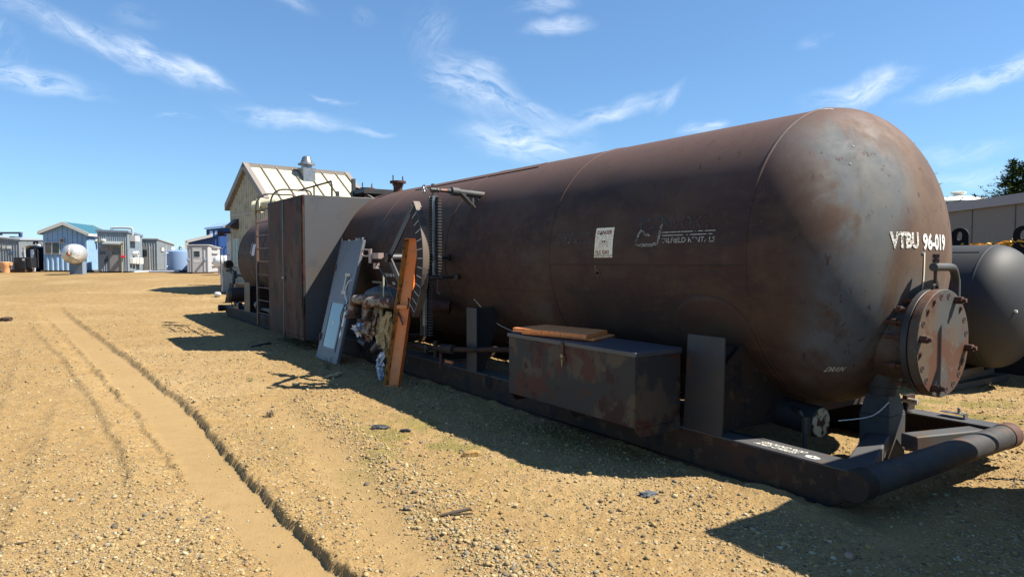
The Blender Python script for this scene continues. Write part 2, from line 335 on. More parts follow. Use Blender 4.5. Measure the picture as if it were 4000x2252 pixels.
        inv = rng_(sp.outputs[0], 0, 1, 1, .12)
        g = mul(mul(g, inv), mul(rng_(noise(1.3, 4), .36, .55, .45, 1.), amt))
        col = mix(g, col, cr.outputs[0])
    col = mix(mul(sp.outputs[0], .55), col, (0.297, 0.210, 0.115))
    col = mix(mul(sp.outputs[1], .62), col, (0.112, 0.123, 0.025))
    col = mix(mul(sp.outputs[2], .5), col, (0.162, 0.112, 0.056))
    col = mix(1., col, (1.0, .955, .80), 'MULTIPLY')
    L.new(col, b.inputs['Base Color'])
    vb = N.new('ShaderNodeTexVoronoi'); vb.inputs['Scale'].default_value = 48.; L.new(tc.outputs['Object'], vb.inputs['Vector'])
    ad = N.new('ShaderNodeMath'); ad.operation = 'ADD'; L.new(mul(rng_(vb.outputs['Distance'], 0, .6, 1, 0), rng_(sp.outputs[0], 0, 1, .8, .1)), ad.inputs[0]); L.new(mul(noise(60, 8, .7), 1.), ad.inputs[1])
    bp = N.new('ShaderNodeBump'); bp.inputs['Strength'].default_value = .55; bp.inputs['Distance'].default_value = .012; L.new(ad.outputs[0], bp.inputs['Height']); L.new(bp.outputs[0], b.inputs['Normal'])
    me.materials.append(m); o = bpy.data.objects.new('ground', me); COL.objects.link(o); o['kind'] = 'structure'; o['label'] = 'tan gravelly dirt yard with deep tyre ruts'
ground()
# ------------------------------------------------------------------ loose gravel (nobody could count it)
ICO = None
def rocks(name, XY, size, cols, flat=.6, rough=.9, zoff=-.15):
    t = (1 + 5 ** .5) / 2
    V0 = np.array([(-1, t, 0), (1, t, 0), (-1, -t, 0), (1, -t, 0), (0, -1, t), (0, 1, t), (0, -1, -t), (0, 1, -t), (t, 0, -1), (t, 0, 1), (-t, 0, -1), (-t, 0, 1)], float); V0 /= np.linalg.norm(V0[0])
    F0 = np.array([(0, 11, 5), (0, 5, 1), (0, 1, 7), (0, 7, 10), (0, 10, 11), (1, 5, 9), (5, 11, 4), (11, 10, 2), (10, 7, 6), (7, 1, 8), (3, 9, 4), (3, 4, 2), (3, 2, 6), (3, 6, 8), (3, 8, 9), (4, 9, 5), (2, 4, 11), (6, 2, 10), (8, 6, 7), (9, 8, 1)])
    n = len(XY); Z = terrain(XY[:, 0], XY[:, 1])[0]
    sc = size[:, None] * np.stack([rng.uniform(.7, 1.25, n), rng.uniform(.55, .95, n), rng.uniform(.32, .7, n) * flat / .6], -1)
    V = V0[None] * sc[:, None, :] * rng.uniform(.82, 1.12, (n, 12, 1))
    a = rng.uniform(0, 6.28, n); tl = rng.normal(0, .3, n); c, s_ = np.cos(tl)[:, None], np.sin(tl)[:, None]
    x, y, z = V[..., 0], V[..., 1], V[..., 2]; x, z = x * c - z * s_, x * s_ + z * c
    c, s_ = np.cos(a)[:, None], np.sin(a)[:, None]; x, y = x * c - y * s_, x * s_ + y * c
    V = np.stack([x + XY[:, :1], y + XY[:, 1:2], z + (Z + sc[:, 2] * (.5 + zoff))[:, None]], -1)
    F = F0[None] + (np.arange(n) * 12)[:, None, None]; F = F.reshape(-1, 3)
    me = bpy.data.meshes.new(name); me.vertices.add(n * 12); me.vertices.foreach_set('co', V.ravel())
    me.loops.add(F.size); me.loops.foreach_set('vertex_index', F.ravel().astype(np.int32)); me.polygons.add(len(F))
    me.polygons.foreach_set('loop_start', (np.arange(len(F)) * 3).astype(np.int32)); me.polygons.foreach_set('loop_total', np.full(len(F), 3, np.int32))
    me.polygons.foreach_set('use_smooth', np.ones(len(F), bool)); me.update(calc_edges=True)
    ca = me.color_attributes.new('col', 'FLOAT_COLOR', 'POINT'); C = np.ones((n, 12, 4)); C[..., :3] = cols[:, None, :]; ca.data.foreach_set('color', C.ravel())
    me.materials.append(mat('pebble_stone', (1, 1, 1), rough, attr='col', spec=.3)); o = bpy.data.objects.new(name, me); COL.objects.link(o)
    return o
PAL = np.array([(.50, .38, .20), (.54, .42, .24), (.60, .50, .33), (.66, .60, .46), (.30, .26, .21), (.22, .19, .16), (.40, .26, .15), (.46, .33, .22), (.42, .38, .31), (.58, .42, .18)]) * .60 * np.array([1, .95, .80])
PW = np.array([.26, .22, .15, .045, .08, .05, .09, .05, .035, .02]); PW /= PW.sum()
def gravel():
    n = 230000; y = 2.6 * np.exp(rng.uniform(0, 1, n) ** 1.1 * math.log(8)); x = rng.uniform(-.86, .86, n) * y + rng.uniform(-.3, .3, n)
    _, tr, rub, dW, fW = terrain(x, y); s = x * -.558 + y * .83; t = x * .83 + y * .558
    dens = .24 + .8 * sm((fb(x, y, .9, 71, 3)) * 3 + .45) + .5 * np.exp(-((x + 2.2) / 1.5) ** 2 - ((y - 4) / 1.6) ** 2)
    dens = dens + 2.6 * fW * np.exp(-((dW - .1) / .2) ** 2) + .9 * np.exp(-((t - 3.75) / .5) ** 2) * (s > 2.2) * (s < 14)
    dens = dens * (1 - .93 * tr)
    keep = (rng.uniform(0, 1.5, n) < dens) & ~((t > 4.2) & (t < 4.55) & (s > 2.3) & (s < 21.6))
    x, y = x[keep], y[keep]; n = len(x); W_ = dW[keep]; f_ = fW[keep]
    sz = np.exp(rng.normal(math.log(.0044), .55, n)) * (1 + .05 * y) * (1 + .35 * f_ * np.exp(-((W_ - .1) / .2) ** 2)); sz = np.clip(sz, .003, .026)
    cols = PAL[rng.choice(len(PAL), n, p=PW)] * rng.uniform(.8, 1.12, (n, 1))
    o = rocks('gravel', np.stack([x, y], -1), sz, cols); tag(o, 'loose tan and grey pebbles scattered over the dirt', 'gravel', kind='stuff')
gravel()
# ------------------------------------------------------------------ materials
CH = (.060, .062, .068); BR = (.115, .060, .045); RED = (.125, .052, .040); TAN = (.15, .10, .06)
M_ves = mat('faded_vessel_paint', (.098, .052, .043), .58, layers=[((.075, .062, .052), 1.1, .42, .6, (1, 1, .8)), ((.135, .075, .045), 2.3, .5, .68, (.6, 1, 1.6)), ((.062, .045, .048), 3.1, .5, .72, (1, .5, 1)), ((.12, .06, .05), 9, .56, .75, (.3, 1, 2))], bump=(60, .04, .004), spec=.4)
M_char = mat('charcoal_paint', (.050, .050, .053), .5, layers=[((.075, .06, .05), 3, .50, .66), ((.12, .06, .035), 6, .58, .68, (1, 1, .6), 8)], bump=(80, .05, .003))
M_skid = mat('skid_paint', (.050, .038, .032), .75, spec=.25, layers=[((.085, .045, .025), 2.5, .42, .58, (1, .6, 1.5), 8), ((.15, .09, .05), 9, .57, .66, (1, 1, 1), 8), ((.03, .028, .03), 4, .55, .62)], bump=(50, .08, .004))
M_top = mat('flange_grey_paint', (.135, .135, .138), .6, spec=.3, layers=[((.19, .12, .075), 6, .55, .66, (1, 1, 1), 8), ((.09, .088, .09), 3, .45, .65)], bump=(60, .05, .003))
M_rust = mat('rust', (.13, .048, .028), .8, layers=[((.20, .085, .045), 25, .45, .65), ((.07, .03, .02), 12, .55, .7)], bump=(120, .2, .004))
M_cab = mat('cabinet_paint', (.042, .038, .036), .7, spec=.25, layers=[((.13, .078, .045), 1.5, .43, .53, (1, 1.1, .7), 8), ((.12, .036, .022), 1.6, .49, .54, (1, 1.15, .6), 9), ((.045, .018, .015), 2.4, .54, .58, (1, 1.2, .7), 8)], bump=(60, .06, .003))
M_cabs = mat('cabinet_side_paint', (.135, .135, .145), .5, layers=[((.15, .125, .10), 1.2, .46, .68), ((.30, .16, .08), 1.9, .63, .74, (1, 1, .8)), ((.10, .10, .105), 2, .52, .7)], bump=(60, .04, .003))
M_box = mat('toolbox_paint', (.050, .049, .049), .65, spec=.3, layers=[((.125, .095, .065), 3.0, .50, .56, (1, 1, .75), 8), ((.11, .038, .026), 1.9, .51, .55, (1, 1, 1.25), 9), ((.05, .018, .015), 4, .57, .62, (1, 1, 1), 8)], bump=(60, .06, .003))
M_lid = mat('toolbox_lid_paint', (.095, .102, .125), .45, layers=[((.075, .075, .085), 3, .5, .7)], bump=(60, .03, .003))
M_cover = mat('manway_cover_paint', (.15, .15, .15), .65, spec=.25, layers=[((.20, .14, .09), 3, .40, .56, (1.3, 1, .7)), ((.19, .085, .05), 2.2, .505, .56, (1.2, 1, .8), 9), ((.28, .26, .22), 14, .62, .75)], bump=(60, .05, .003))
M_pipe = mat('bumper_paint', (.095, .090, .088), .7, spec=.25, layers=[((.17, .10, .06), 3.5, .52, .64, (1, 1, 1), 9), ((.06, .058, .06), 5, .5, .66), ((.20, .12, .07), 22, .64, .68)], bump=(70, .05, .003))
M_or = mat('orange_primer', (.74, .31, .12), .65, layers=[((.88, .25, .05), 1.5, .42, .62), ((.50, .27, .13), 9, .56, .74, (1.4, 1.4, .7)), ((.05, .03, .024), 16, .68, .72)], bump=(90, .08, .003))
M_or2 = mat('orange_primer_bright', (.95, .22, .035), .55, layers=[((.05, .03, .025), 8, .63, .655, (1, 1, 1), 8), ((.75, .17, .04), 4, .5, .7)], bump=(90, .05, .003))
M_must = mat('mustard_primer', (.52, .26, .05), .65, layers=[((.16, .08, .035), 12, .50, .60, (1.5, 1.5, 1)), ((.25, .08, .03), 5, .55, .7)], bump=(90, .08, .003))
M_alu = mat('door_aluminium', (.27, .285, .31), .5, .25, layers=[((.22, .23, .25), 3, .45, .7, (1, 1, .4))], bump=(150, .03, .002))
M_glass = mat('blue_door_glass', (.20, .34, .42), .12, spec=.6)
M_ivory = mat('ivory_plastic', (.62, .58, .46), .5)
M_white = mat('white_paint', (.72, .71, .68), .5, layers=[((.55, .5, .42), 9, .6, .75)])
M_vinyl = mat('flaking_white_vinyl', (.86, .84, .76), .4, layers=[((.80, .66, .45), 25, .58, .7)], alpha=(34, .045, 6, .05, .12))
M_vfade = mat('worn_white_vinyl', (.60, .57, .48), .5, alpha=(50, .02, 22, .40, .46))
M_vghost = mat('ghost_vinyl', (.105, .092, .08), .6, alpha=(60, .05, 18, .42, .52))
M_stencil = mat('cream_stencil', (.75, .72, .60), .5, alpha=(120, .02, 40, .3, .36))
M_dark = mat('black_void', (.008, .007, .007), .9)
M_steel = mat('galvanised_steel', (.42, .44, .46), .38, .7, layers=[((.3, .31, .33), 12, .45, .65)])
M_steeld = mat('weathered_fitting', (.11, .108, .105), .5, .4, layers=[((.22, .12, .07), 14, .55, .7)])
M_vrust = mat('rusty_white_pipe_wrap', (.44, .40, .32), .8, layers=[((.20, .065, .03), 9, .45, .52, (1, 1, 1), 8), ((.30, .17, .09), 20, .5, .7)], bump=(70, .4, .008))
M_insul = mat('yellow_insulation', (.58, .43, .20), .95, layers=[((.35, .24, .10), 30, .45, .65), ((.65, .55, .35), 12, .55, .7)], bump=(60, .6, .02))
M_foil = mat('crumpled_foil', (.62, .66, .72), .3, .65, layers=[((.35, .36, .38), 20, .5, .7)], bump=(45, .9, .02))
M_plast = mat('black_plastic_wrap', (.035, .038, .05), .4, bump=(30, .6, .02))
R_, TC, ZC, S0, S1, HK = 1.26, 5.682, 1.679, 3.378, 20.474, .731
def shell_pt(s, z, lift=0.):       # camera-side wall of the vessel at height z
    return (TC - math.sqrt(max((R_ + lift) ** 2 - (z - ZC) ** 2, 0)), s, z)
def head_pt(t, z, lift=0.):
    q = max(1 - ((t - TC) ** 2 + (z - ZC) ** 2) / R_ ** 2, 0); return (t, S0 - (HK) * math.sqrt(q) - lift, z)
# ------------------------------------------------------------------ THE BIG TREATER: vessel on its skid
T = thing('horizontal_pressure_vessel', 'huge rust brown horizontal tank on a steel skid with round manway', 'tank', RIG, (5.4, 2.35, 0))
m = MB(); prof = [(S0 - HK * math.sin(a), R_ * math.cos(a)) for a in np.linspace(math.pi / 2, 0, 28)] + [(s, R_) for s in np.linspace(S0, S1, 30)[1:]] + [(S1 + HK * math.sin(a), R_ * math.cos(a)) for a in np.linspace(0, math.pi / 2, 20)[1:]]
m.lathe((TC, 0, ZC), (0, 1, 0), prof, 128); shell = m.build('shell', M_ves, T, ang=60)
# paint of the shell: greyer blooms on the near head, wear streaks along the sides
def vessel_mat():
    mt = bpy.data.materials.new('vessel_oxidised_paint'); mt.use_nodes = True; nt = mt.node_tree; N = nt.nodes; L = nt.links; b = N['Principled BSDF']
    tc = N.new('ShaderNodeTexCoord')
    def noise(sc, st=(1, 1, 1), det=6, loc=(0, 0, 0), ro=.6, dist=0.):
        mp = N.new('ShaderNodeMapping'); mp.inputs['Scale'].default_value = st; mp.inputs['Location'].default_value = loc; L.new(tc.outputs['Object'], mp.inputs[0])
        n = N.new('ShaderNodeTexNoise'); n.inputs['Scale'].default_value = sc; n.inputs['Detail'].default_value = det; n.inputs['Roughness'].default_value = ro; n.inputs['Distortion'].default_value = dist; L.new(mp.outputs[0], n.inputs['Vector']); return n.outputs[0]
    def rg(v, a, b_, c=0., d=1.):
        n = N.new('ShaderNodeMapRange'); n.interpolation_type = 'SMOOTHSTEP'; n.inputs[1].default_value = a; n.inputs[2].default_value = b_; n.inputs[3].default_value = c; n.inputs[4].default_value = d; L.new(v, n.inputs[0]); return n.outputs[0]
    def mth(op, a, b_):
        n = N.new('ShaderNodeMath'); n.operation = op
        for i, v in enumerate((a, b_)):
            if isinstance(v, (int, float)): n.inputs[i].default_value = v
            else: L.new(v, n.inputs[i])
        return n.outputs[0]
    def mix(f, a, b_):
        n = N.new('ShaderNodeMix'); n.data_type = 'RGBA'
        for i, v in ((0, f), (6, a), (7, b_)):
            if isinstance(v, (int, float)): n.inputs[i].default_value = v
            elif isinstance(v, tuple): n.inputs[i].default_value = (*v, 1)
            else: L.new(v, n.inputs[i])
        return n.outputs[2]
    def blob(c, r):     # soft patch around a point of the shell (local metres)
        mp = N.new('ShaderNodeMapping'); mp.vector_type = 'TEXTURE'; mp.inputs['Location'].default_value = (c[0] - 5.4, c[1] - 2.35, c[2]); mp.inputs['Scale'].default_value = r; L.new(tc.outputs['Object'], mp.inputs[0])
        ln = N.new('ShaderNodeVectorMath'); ln.operation = 'LENGTH'; L.new(mp.outputs[0], ln.inputs[0]); return rg(ln.outputs['Value'], 1.5, .2)
    brown = mix(rg(noise(1.2, (1, .8, 1), 7), .40, .62), (0.056, 0.029, 0.022), (0.076, 0.046, 0.030))
    brown = mix(rg(noise(2.6, (1, .45, 1.2), 7, (4, 2, 1)), .45, .70), brown, (0.039, 0.025, 0.023))
    brown = mix(rg(noise(6., (.5, 1., 2.4), 5, (1, 7, 3)), .52, .78, 0, .7), brown, (0.089, 0.054, 0.032))
    grey = mix(rg(noise(3.5, (1, 1, 1), 5, (9, 1, 2)), .4, .65), (.112, .117, .121), (.140, .136, .124))
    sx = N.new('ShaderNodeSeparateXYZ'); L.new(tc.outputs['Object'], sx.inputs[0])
    sunlit_top = mth('MULTIPLY', rg(mth('ADD', sx.outputs[2], mth('MULTIPLY', noise(.8, (1, .5, 1), 4, (6, 2, 9)), 1.1)), 2.6, 3.3), .9)      # sunlight put into the colour: shell turns lighter towards its crown
    brown = mix(sunlit_top, brown, (.112, .066, .053))
    for c, r in (((5.6, 2.7, 2.1), (.9, .7, 1.0)), ((6.1, 2.8, 1.5), (.6, .6, .7)), ((5.2, 2.8, 1.4), (.5, .6, .9))): brown = mix(mth('MULTIPLY', blob(c, r), rg(noise(1.9, (1, 1, .8), 6, (2, 6, 4)), .35, .6, .2, .75)), brown, (.150, .095, .062))     # sunlit tone painted on the end cap as lighter tan patches
    # grey primer patches
    g = mth('ADD', rg(noise(1.5, (1.2, .6, .7), 6, (2.5, 3.3, 5.1), .55, .4), .60, .72, 0, .22), 0.)
    e = rg(noise(2.2, (1, 1, .7), 6, (7, 7, 7), .6, .5), .34, .62)
    for c, r, k in (((4.98, 2.95, 1.8), (.34, .6, 1.0), 1.5), ((5.25, 2.75, 2.35), (.36, .6, .45), 1.3), ((5.6, 2.65, 1.25), (.42, .5, .35), .8), ((5.0, 2.9, 1.25), (.3, .5, .5), .9), ((6.15, 2.7, 1.1), (.3, .5, .4), .5)):
        g = mth('ADD', g, mth('MULTIPLY', mth('MULTIPLY', blob(c, r), e), k))
    g = mth('MINIMUM', g, 1.)
    col = mix(g, brown, grey)
    # rust flecks and chips
    fl = noise(42, (1, 1, 1), 3, (3, 3, 3)); col = mix(rg(fl, .70, .73, 0, .8), col, (0.186, 0.124, 0.081))
    fl2 = noise(16, (1, 1, .5), 8, (5, 1, 3), .7); col = mix(mth('MULTIPLY', rg(fl2, .60, .64, 0, .75), rg(noise(.9, (1, 1, 1), 2, (8, 8, 2)), .5, .6)), col, (0.053, 0.022, 0.016))
    # runs down the flank
    dr = noise(5, (1, 2.6, .35), 6, (2, 2, 2), .6, .3); col = mix(rg(dr, .55, .75, 0, .45), col, (0.074, 0.046, 0.028))
    # surface finish of the whole shell, the same from top to bottom
    L.new(col, b.inputs['Base Color']); b.inputs['Specular IOR Level'].default_value = .22
    L.new(rg(noise(7, (1, 1, 1), 5), .3, .7, .66, .85), b.inputs['Roughness'])
    bp = N.new('ShaderNodeBump'); bp.inputs['Strength'].default_value = .05; bp.inputs['Distance'].default_value = .02; L.new(noise(3., (1, 1, 1), 6), bp.inputs['Height'])
    b2 = N.new('ShaderNodeBump'); b2.inputs['Strength'].default_value = .08; b2.inputs['Distance'].default_value = .003; L.new(noise(90, (1, 1, 1), 4), b2.inputs['Height']); L.new(bp.outputs[0], b2.inputs['Normal']); L.new(b2.outputs[0], b.inputs['Normal'])
    return mt
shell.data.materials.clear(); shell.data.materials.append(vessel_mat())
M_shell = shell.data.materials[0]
for s in (S0, 5.87, 8.2, 10.6, 13.0, 15.4, 17.9, S1):      # weld seams
    m = MB(); w = .010
    m.lathe((TC, s, ZC), (0, 1, 0), [(-w - .004, R_ - .003), (-w, R_ + .005), (0, R_ + .008), (w, R_ + .005), (w + .004, R_ - .003)], 128); m.build('weld_seam', M_shell, T, ang=80)
m = MB()     # long seam on the flank
m.tube([shell_pt(s, 1.60, .001) for s in np.linspace(3.4, 5.87, 9)], .006, 6); m.tube([shell_pt(s, 1.30, .001) for s in np.linspace(5.87, 8.2, 9)], .006, 6); m.build('weld_seam', M_shell, T)
def wear_patch(name, s0, s1, zlow, zmid, ztop, off=.005):    # wrap plate with a rounded top above a saddle
    m = MB(); ns, na = 26, 30; V = []; sc, hw = (s0 + s1) / 2, (s1 - s0) / 2
    for i in range(ns + 1):
        s = s0 + (s1 - s0) * i / ns; k = math.sqrt(max(1 - ((s - sc) / hw) ** 2, 0)); zt_ = zmid + (ztop - zmid) * k
        a1 = math.asin((zt_ - ZC) / R_); a0 = -math.pi / 2
        for j in range(na + 1):
            a = a0 + (a1 - a0) * j / na; V.append((TC - math.cos(a) * (R_ + off), s, ZC + math.sin(a) * (R_ + off)))
    F = [(i * (na + 1) + j, i * (na + 1) + j + 1, (i + 1) * (na + 1) + j + 1, (i + 1) * (na + 1) + j) for i in range(ns) for j in range(na)]
    m.add(V, F); o = m.build(name, M_shell, T); md = o.modifiers.new('thickness', 'SOLIDIFY'); md.thickness = .006; md.offset = -1; return o
wear_patch('wrap_plate', 3.40, 4.20, .6, 1.05, 1.36)
# top plates
m = MB()
for sa, sb, aa, ab in ((7.0, 10.5, 20, 27), (10.9, 12.1, 2, 8)):
    V = [(TC - math.sin(math.radians(a)) * (R_ + l), s, ZC + math.cos(math.radians(a)) * (R_ + l)) for l in (.0, .012) for s in (sa, sb) for a in np.linspace(aa, ab, 4)]
    m.add(V, [(8 + i, 9 + i, 13 + i, 12 + i) for i in range(3)] + [(i, i + 1, 9 + i, 8 + i) for i in range(3)] + [(4 + i, 12 + i, 13 + i, 5 + i) for i in range(3)] + [(0, 8, 12, 4), (3, 7, 15, 11)])
m.build('top_plate', M_shell, T)
# lifting trunnions on top near the far end
for s, dz in ((11.9, 0), (13.4, 0)):
    m = MB(); zz = ZC + R_ - .03; m.cyl((TC - .25, s, zz - .05), (TC - .25, s, zz + .16), .085); m.cyl((TC - .25, s, zz + .16), (TC - .25, s, zz + .20), .15)
    nz = m.build('nozzle', M_rust, T)
    for a in range(0, 360, 90): m = MB(); m.cyl((TC - .25 + .125 * math.cos(math.radians(a + 20)), s + .125 * math.sin(math.radians(a + 20)), zz + .12), (TC - .25 + .125 * math.cos(math.radians(a + 20)), s + .125 * math.sin(math.radians(a + 20)), zz + (.30 if a in (0, 180) else .22)), .012, n=8); m.build('bolt', M_rust, nz)
m = MB(); m.cyl((TC - .45, 13.2, 2.93), (TC - .62, 13.0, 2.93), .10); m.cyl((TC - .62, 13.0, 2.93), (TC - .65, 12.97, 2.93), .13); m.build('nozzle', M_rust, T)
m = MB()     # small service platform of bar grating on top
m.box((4.95, 12.35, 2.90), (5.55, 12.40, 2.99)); m.box((4.95, 12.95, 2.90), (5.55, 13.0, 2.99))
for k in range(12): m.box((4.95 + k * .05, 12.4, 2.92), (4.96 + k * .05, 12.95, 2.99))
m.tube([(4.97, 12.38, 2.9), (5.3, 12.38, 2.72)], .02, 6); m.box((4.97, 12.9, 2.6), (5.0, 12.94, 2.95))
m.build('grating_platform', M_char, T)
for s, zz in ((12.9, 3.22), (13.8, 3.05)): m = MB(); m.box((4.93, s, 2.62), (4.99, s + .08, zz)); m.build('rail_post', M_steeld, T)
# ---- skid
m = MB()
def ibeam(m, t0, t1, s0, s1, z1, nose=True, s1n=True):
    tw = (t0 + t1) / 2
    # web set near the outer edge like a channel, nose cut up like a sledge runner
    poly = [(s0 + .03, .13), (s0 + .25, .0), (s1 - .35, .0), (s1, .12), (s1, z1 - .014), (s0, z1 - .014)]
    return poly
for (t0, t1, to) in ((4.268, 4.50, 4.268), (6.35, 6.55, 6.53)):
    poly = ibeam(m, t0, t1, 2.33, 21.5, .284)
    m = MB(); m.prism([(to, a, b) for a, b in poly], (.016, 0, 0)); m.box((t0, 2.58, -.02), (t1, 21.1, .004)); m.build('skid_web', M_skid, T)
    m = MB(); m.prism([(t0 - .004, 2.36, .27), (t0 - .004, 21.5, .27), (t1, 21.5, .27), (t1, 2.30, .27), (t0 + .05, 2.30, .27)], (0, 0, .014)); m.build('skid_flange', M_top, T, bevel=.002)
m = MB()     # bottom lip of the channel, mud along it
m.hexa([(4.225, 2.66, -.012), (4.27, 2.66, -.012), (4.27, 21.2, -.012), (4.225, 21.2, -.012)], [(4.225, 2.66, .012), (4.27, 2.66, .016), (4.27, 21.2, .016), (4.225, 21.2, .012)]); m.build('skid_foot', M_skid, T)
for s in (4.9, 7.3, 9.8, 12.4, 15.0, 17.6, 20.2):
    m = MB(); m.box((4.50, s - .05, .03), (6.35, s + .05, .17)); m.build('cross_member', M_skid, T)
for s in (6.84, 10.9):      # lifting pipe sleeves through the beam
    m = MB(); m.lathe((4.262, s, .205), (1, 0, 0), [(0, .068), (-.004, .076), (0, .082), (.02, .082)], 28); sl = m.build('lifting_sleeve', M_skid, T)
    m = MB(); m.cyl((4.259, s, .205), (4.30, s, .205), .068, n=28); m.build('sleeve_bore', M_dark, sl)
def capped_pipe(s, t0, t1, z, r, sgn):
    m = MB(); m.cyl((t0, s, z), (t1, s, z), r, n=40); bp = m.build('push_bar', M_pipe, T, bevel=.004)
    for tt, d in ((t0, -1), (t1, 1)):
        m = MB(); m.cyl((tt - d * .13, s, z), (tt + d * .004, s, z), r + .006, n=40); m.build('end_collar', M_rust if d > 0 else M_skid, bp, bevel=.004)
capped_pipe(2.30, 4.09, 6.36, .245, .094, 1); capped_pipe(21.6, 4.09, 6.43, .22, .09, 1)
m = MB()
def brace(m, a, b, w, h):    # box section brace a->b (t,s) under top height
    a = np.array(a); b = np.array(b); d = (b - a) / np.linalg.norm(b - a); n = np.array([-d[1], d[0]]) * w / 2
    q = [a + n, b + n, b - n, a - n]; m.hexa([(p_[0], p_[1], h[0]) for p_ in q], [(p_[0], p_[1], h[1]) for p_ in q])
brace(m, (4.50, 2.50), (5.42, 2.86), .17, (.15, .268)); m.build('brace', M_top, T, bevel=.012)
m = MB(); brace(m, (5.62, 2.72), (6.33, 2.52), .15, (.15, .262)); m.build('brace', M_top, T, bevel=.012)
# saddle under the near end
def saddle(s0, s1, web=True):
    m = MB(); ztp = 1.05
    if web:
        for so in (.10, s1 - s0 - .06):
            arc = [(TC - math.cos(a) * (R_ + .004), ZC - math.sin(a) * (R_ + .004)) for a in np.linspace(math.asin((ZC - .98) / R_), math.pi / 2 + .7, 36)]
            arc = [p_ for p_ in arc if p_[0] < 6.5]
            m = MB(); m.prism([(a, s0 + so, b) for a, b in [(4.288, .284), (4.288, .72)] + arc + [(6.52, .284)]], (0, .018, 0)); m.build('saddle_web', M_skid, T)
    m = MB(); m.hexa([(4.268, s0 + .02, .284), (4.288, s0 + .02, .284), (4.288, s1 + .04, .284), (4.268, s1 + .04, .284)], [(4.268, s0, ztp), (4.288, s0, ztp), (4.288, s1, ztp), (4.268, s1, ztp)])
    m.box((4.288, (s0 + s1) / 2 - .01, .284), (4.62, (s0 + s1) / 2 + .01, ztp - .1)); m.build('saddle_plate', M_char, T, bevel=.003)
saddle(3.43, 3.80)
saddle(18.5, 19.1)
m = MB(); m.box((4.268, 7.12, .284), (4.285, 7.36, 1.06)); m.prism([(4.285, 7.24, .284), (4.46, 7.24, .284), (4.66, 7.24, .92), (4.60, 7.24, 1.06), (4.285, 7.24, 1.06)], (0, .016, 0)); m.build('saddle_plate', M_char, T, bevel=.003)
# ---- drain pedestal and small parts under the near head
m = MB(); c = (5.62, 2.93)
m.hexa([(c[0] - .13, c[1] - .12, .0), (c[0] + .13, c[1] - .12, .0), (c[0] + .13, c[1] + .12, .0), (c[0] - .13, c[1] + .12, .0)], [(c[0] - .13, c[1] - .12, .40), (c[0] + .13, c[1] - .12, .40), (c[0] + .13, c[1] + .12, .40), (c[0] - .13, c[1] + .12, .40)])
m.hexa([(c[0] - .13, c[1] - .12, .40), (c[0] + .13, c[1] - .12, .40), (c[0] + .13, c[1] + .12, .40), (c[0] - .13, c[1] + .12, .40)], [(c[0] - .09, c[1] - .09, .56), (c[0] + .09, c[1] - .09, .56), (c[0] + .09, c[1] + .09, .56), (c[0] - .09, c[1] + .09, .56)])
m.cyl((c[0], c[1], .55), (c[0], c[1], .62), .105, .12); m.cyl((c[0], c[1], .62), (c[0], c[1], .82), .12, .16); m.build('drain_pedestal', M_top, T, bevel=.006)
m = MB(); m.cyl((5.18, 3.20, .325), (5.18, 3.75, .37), .125, n=36); dd = m.build('dished_pipe_end', M_char, T, bevel=.006)
m = MB(); m.cyl((5.18, 3.19, .325), (5.18, 3.202, .325), .118, n=36); m.build('peeling_cap', mat('peeling_cap_paint', (.05, .048, .052), .6, layers=[((.75, .62, .40), 5, .40, .47, (1, 1, 1), 8), ((.16, .06, .02), 16, .5, .58)]), dd)
m = MB(); m.tube([(4.98, 3.2, .02), (4.98, 3.2, .36), (4.98, 3.25, .42), (5.1, 3.4, .42)], .02, 8); m.cyl((4.98, 3.2, .26), (4.98, 3.2, .40), .035, n=10); m.build('drain_pipe', M_steeld, T)
m = MB(); m.tube([(5.35, 2.74, .55), (5.25, 2.82, .44), (5.05, 2.97, .40)], .004, 6, smooth=6); m.build('hanging_wire', M_white, T)
# ---- manway
MC = (5.61, 1.014); mn = MB()
mn.cyl((MC[0], 2.60, MC[1]), (MC[0], 3.1, MC[1]), .31, n=64); mn.build('manway_neck', M_shell, T)
m = MB(); m.cyl((MC[0], 2.552, MC[1]), (MC[0], 2.60, MC[1]), .41, n=96); m.build('manway_flange', M_char, T, bevel=.004)
m = MB(); m.cyl((MC[0], 2.475, MC[1]), (MC[0], 2.545, MC[1]), .41, n=96); cover = m.build('manway_cover', M_cover, T, bevel=.005)
NH = 20
for k in range(NH):
    a = math.radians(9 + k * 360 / NH); p = (MC[0] + .362 * math.cos(a), MC[1] + .362 * math.sin(a))
    m = MB(); m.lathe((p[0], 2.4735, p[1]), (0, 1, 0), [(0, .017), (-.0015, .019), (-.0015, .025), (0, .027)], 16); rg_ = m.build('bolt_hole', M_rust, cover)
    if k in (2, 6, 7, 10): m = MB(); m.cyl((p[0], 2.46, p[1]), (p[0], 2.475, p[1]), .014, n=10); m.cur = 0; m.build('stud_end', M_rust, cover)
    else: m = MB(); m.cyl((p[0], 2.4728, p[1]), (p[0], 2.485, p[1]), .0165, n=14); m.build('hole_bore', M_dark, cover)
def hexnut(m, c, s0, s1, r):
    V = []
    for s in (s0, s1):
        for k in range(6): a = k * math.pi / 3; V.append((c[0] + r * math.cos(a), s, c[1] + r * math.sin(a)))
    m.add(V, [tuple(range(5, -1, -1)), tuple(range(6, 12))] + [(k, (k + 1) % 6, (k + 1) % 6 + 6, k + 6) for k in range(6)])
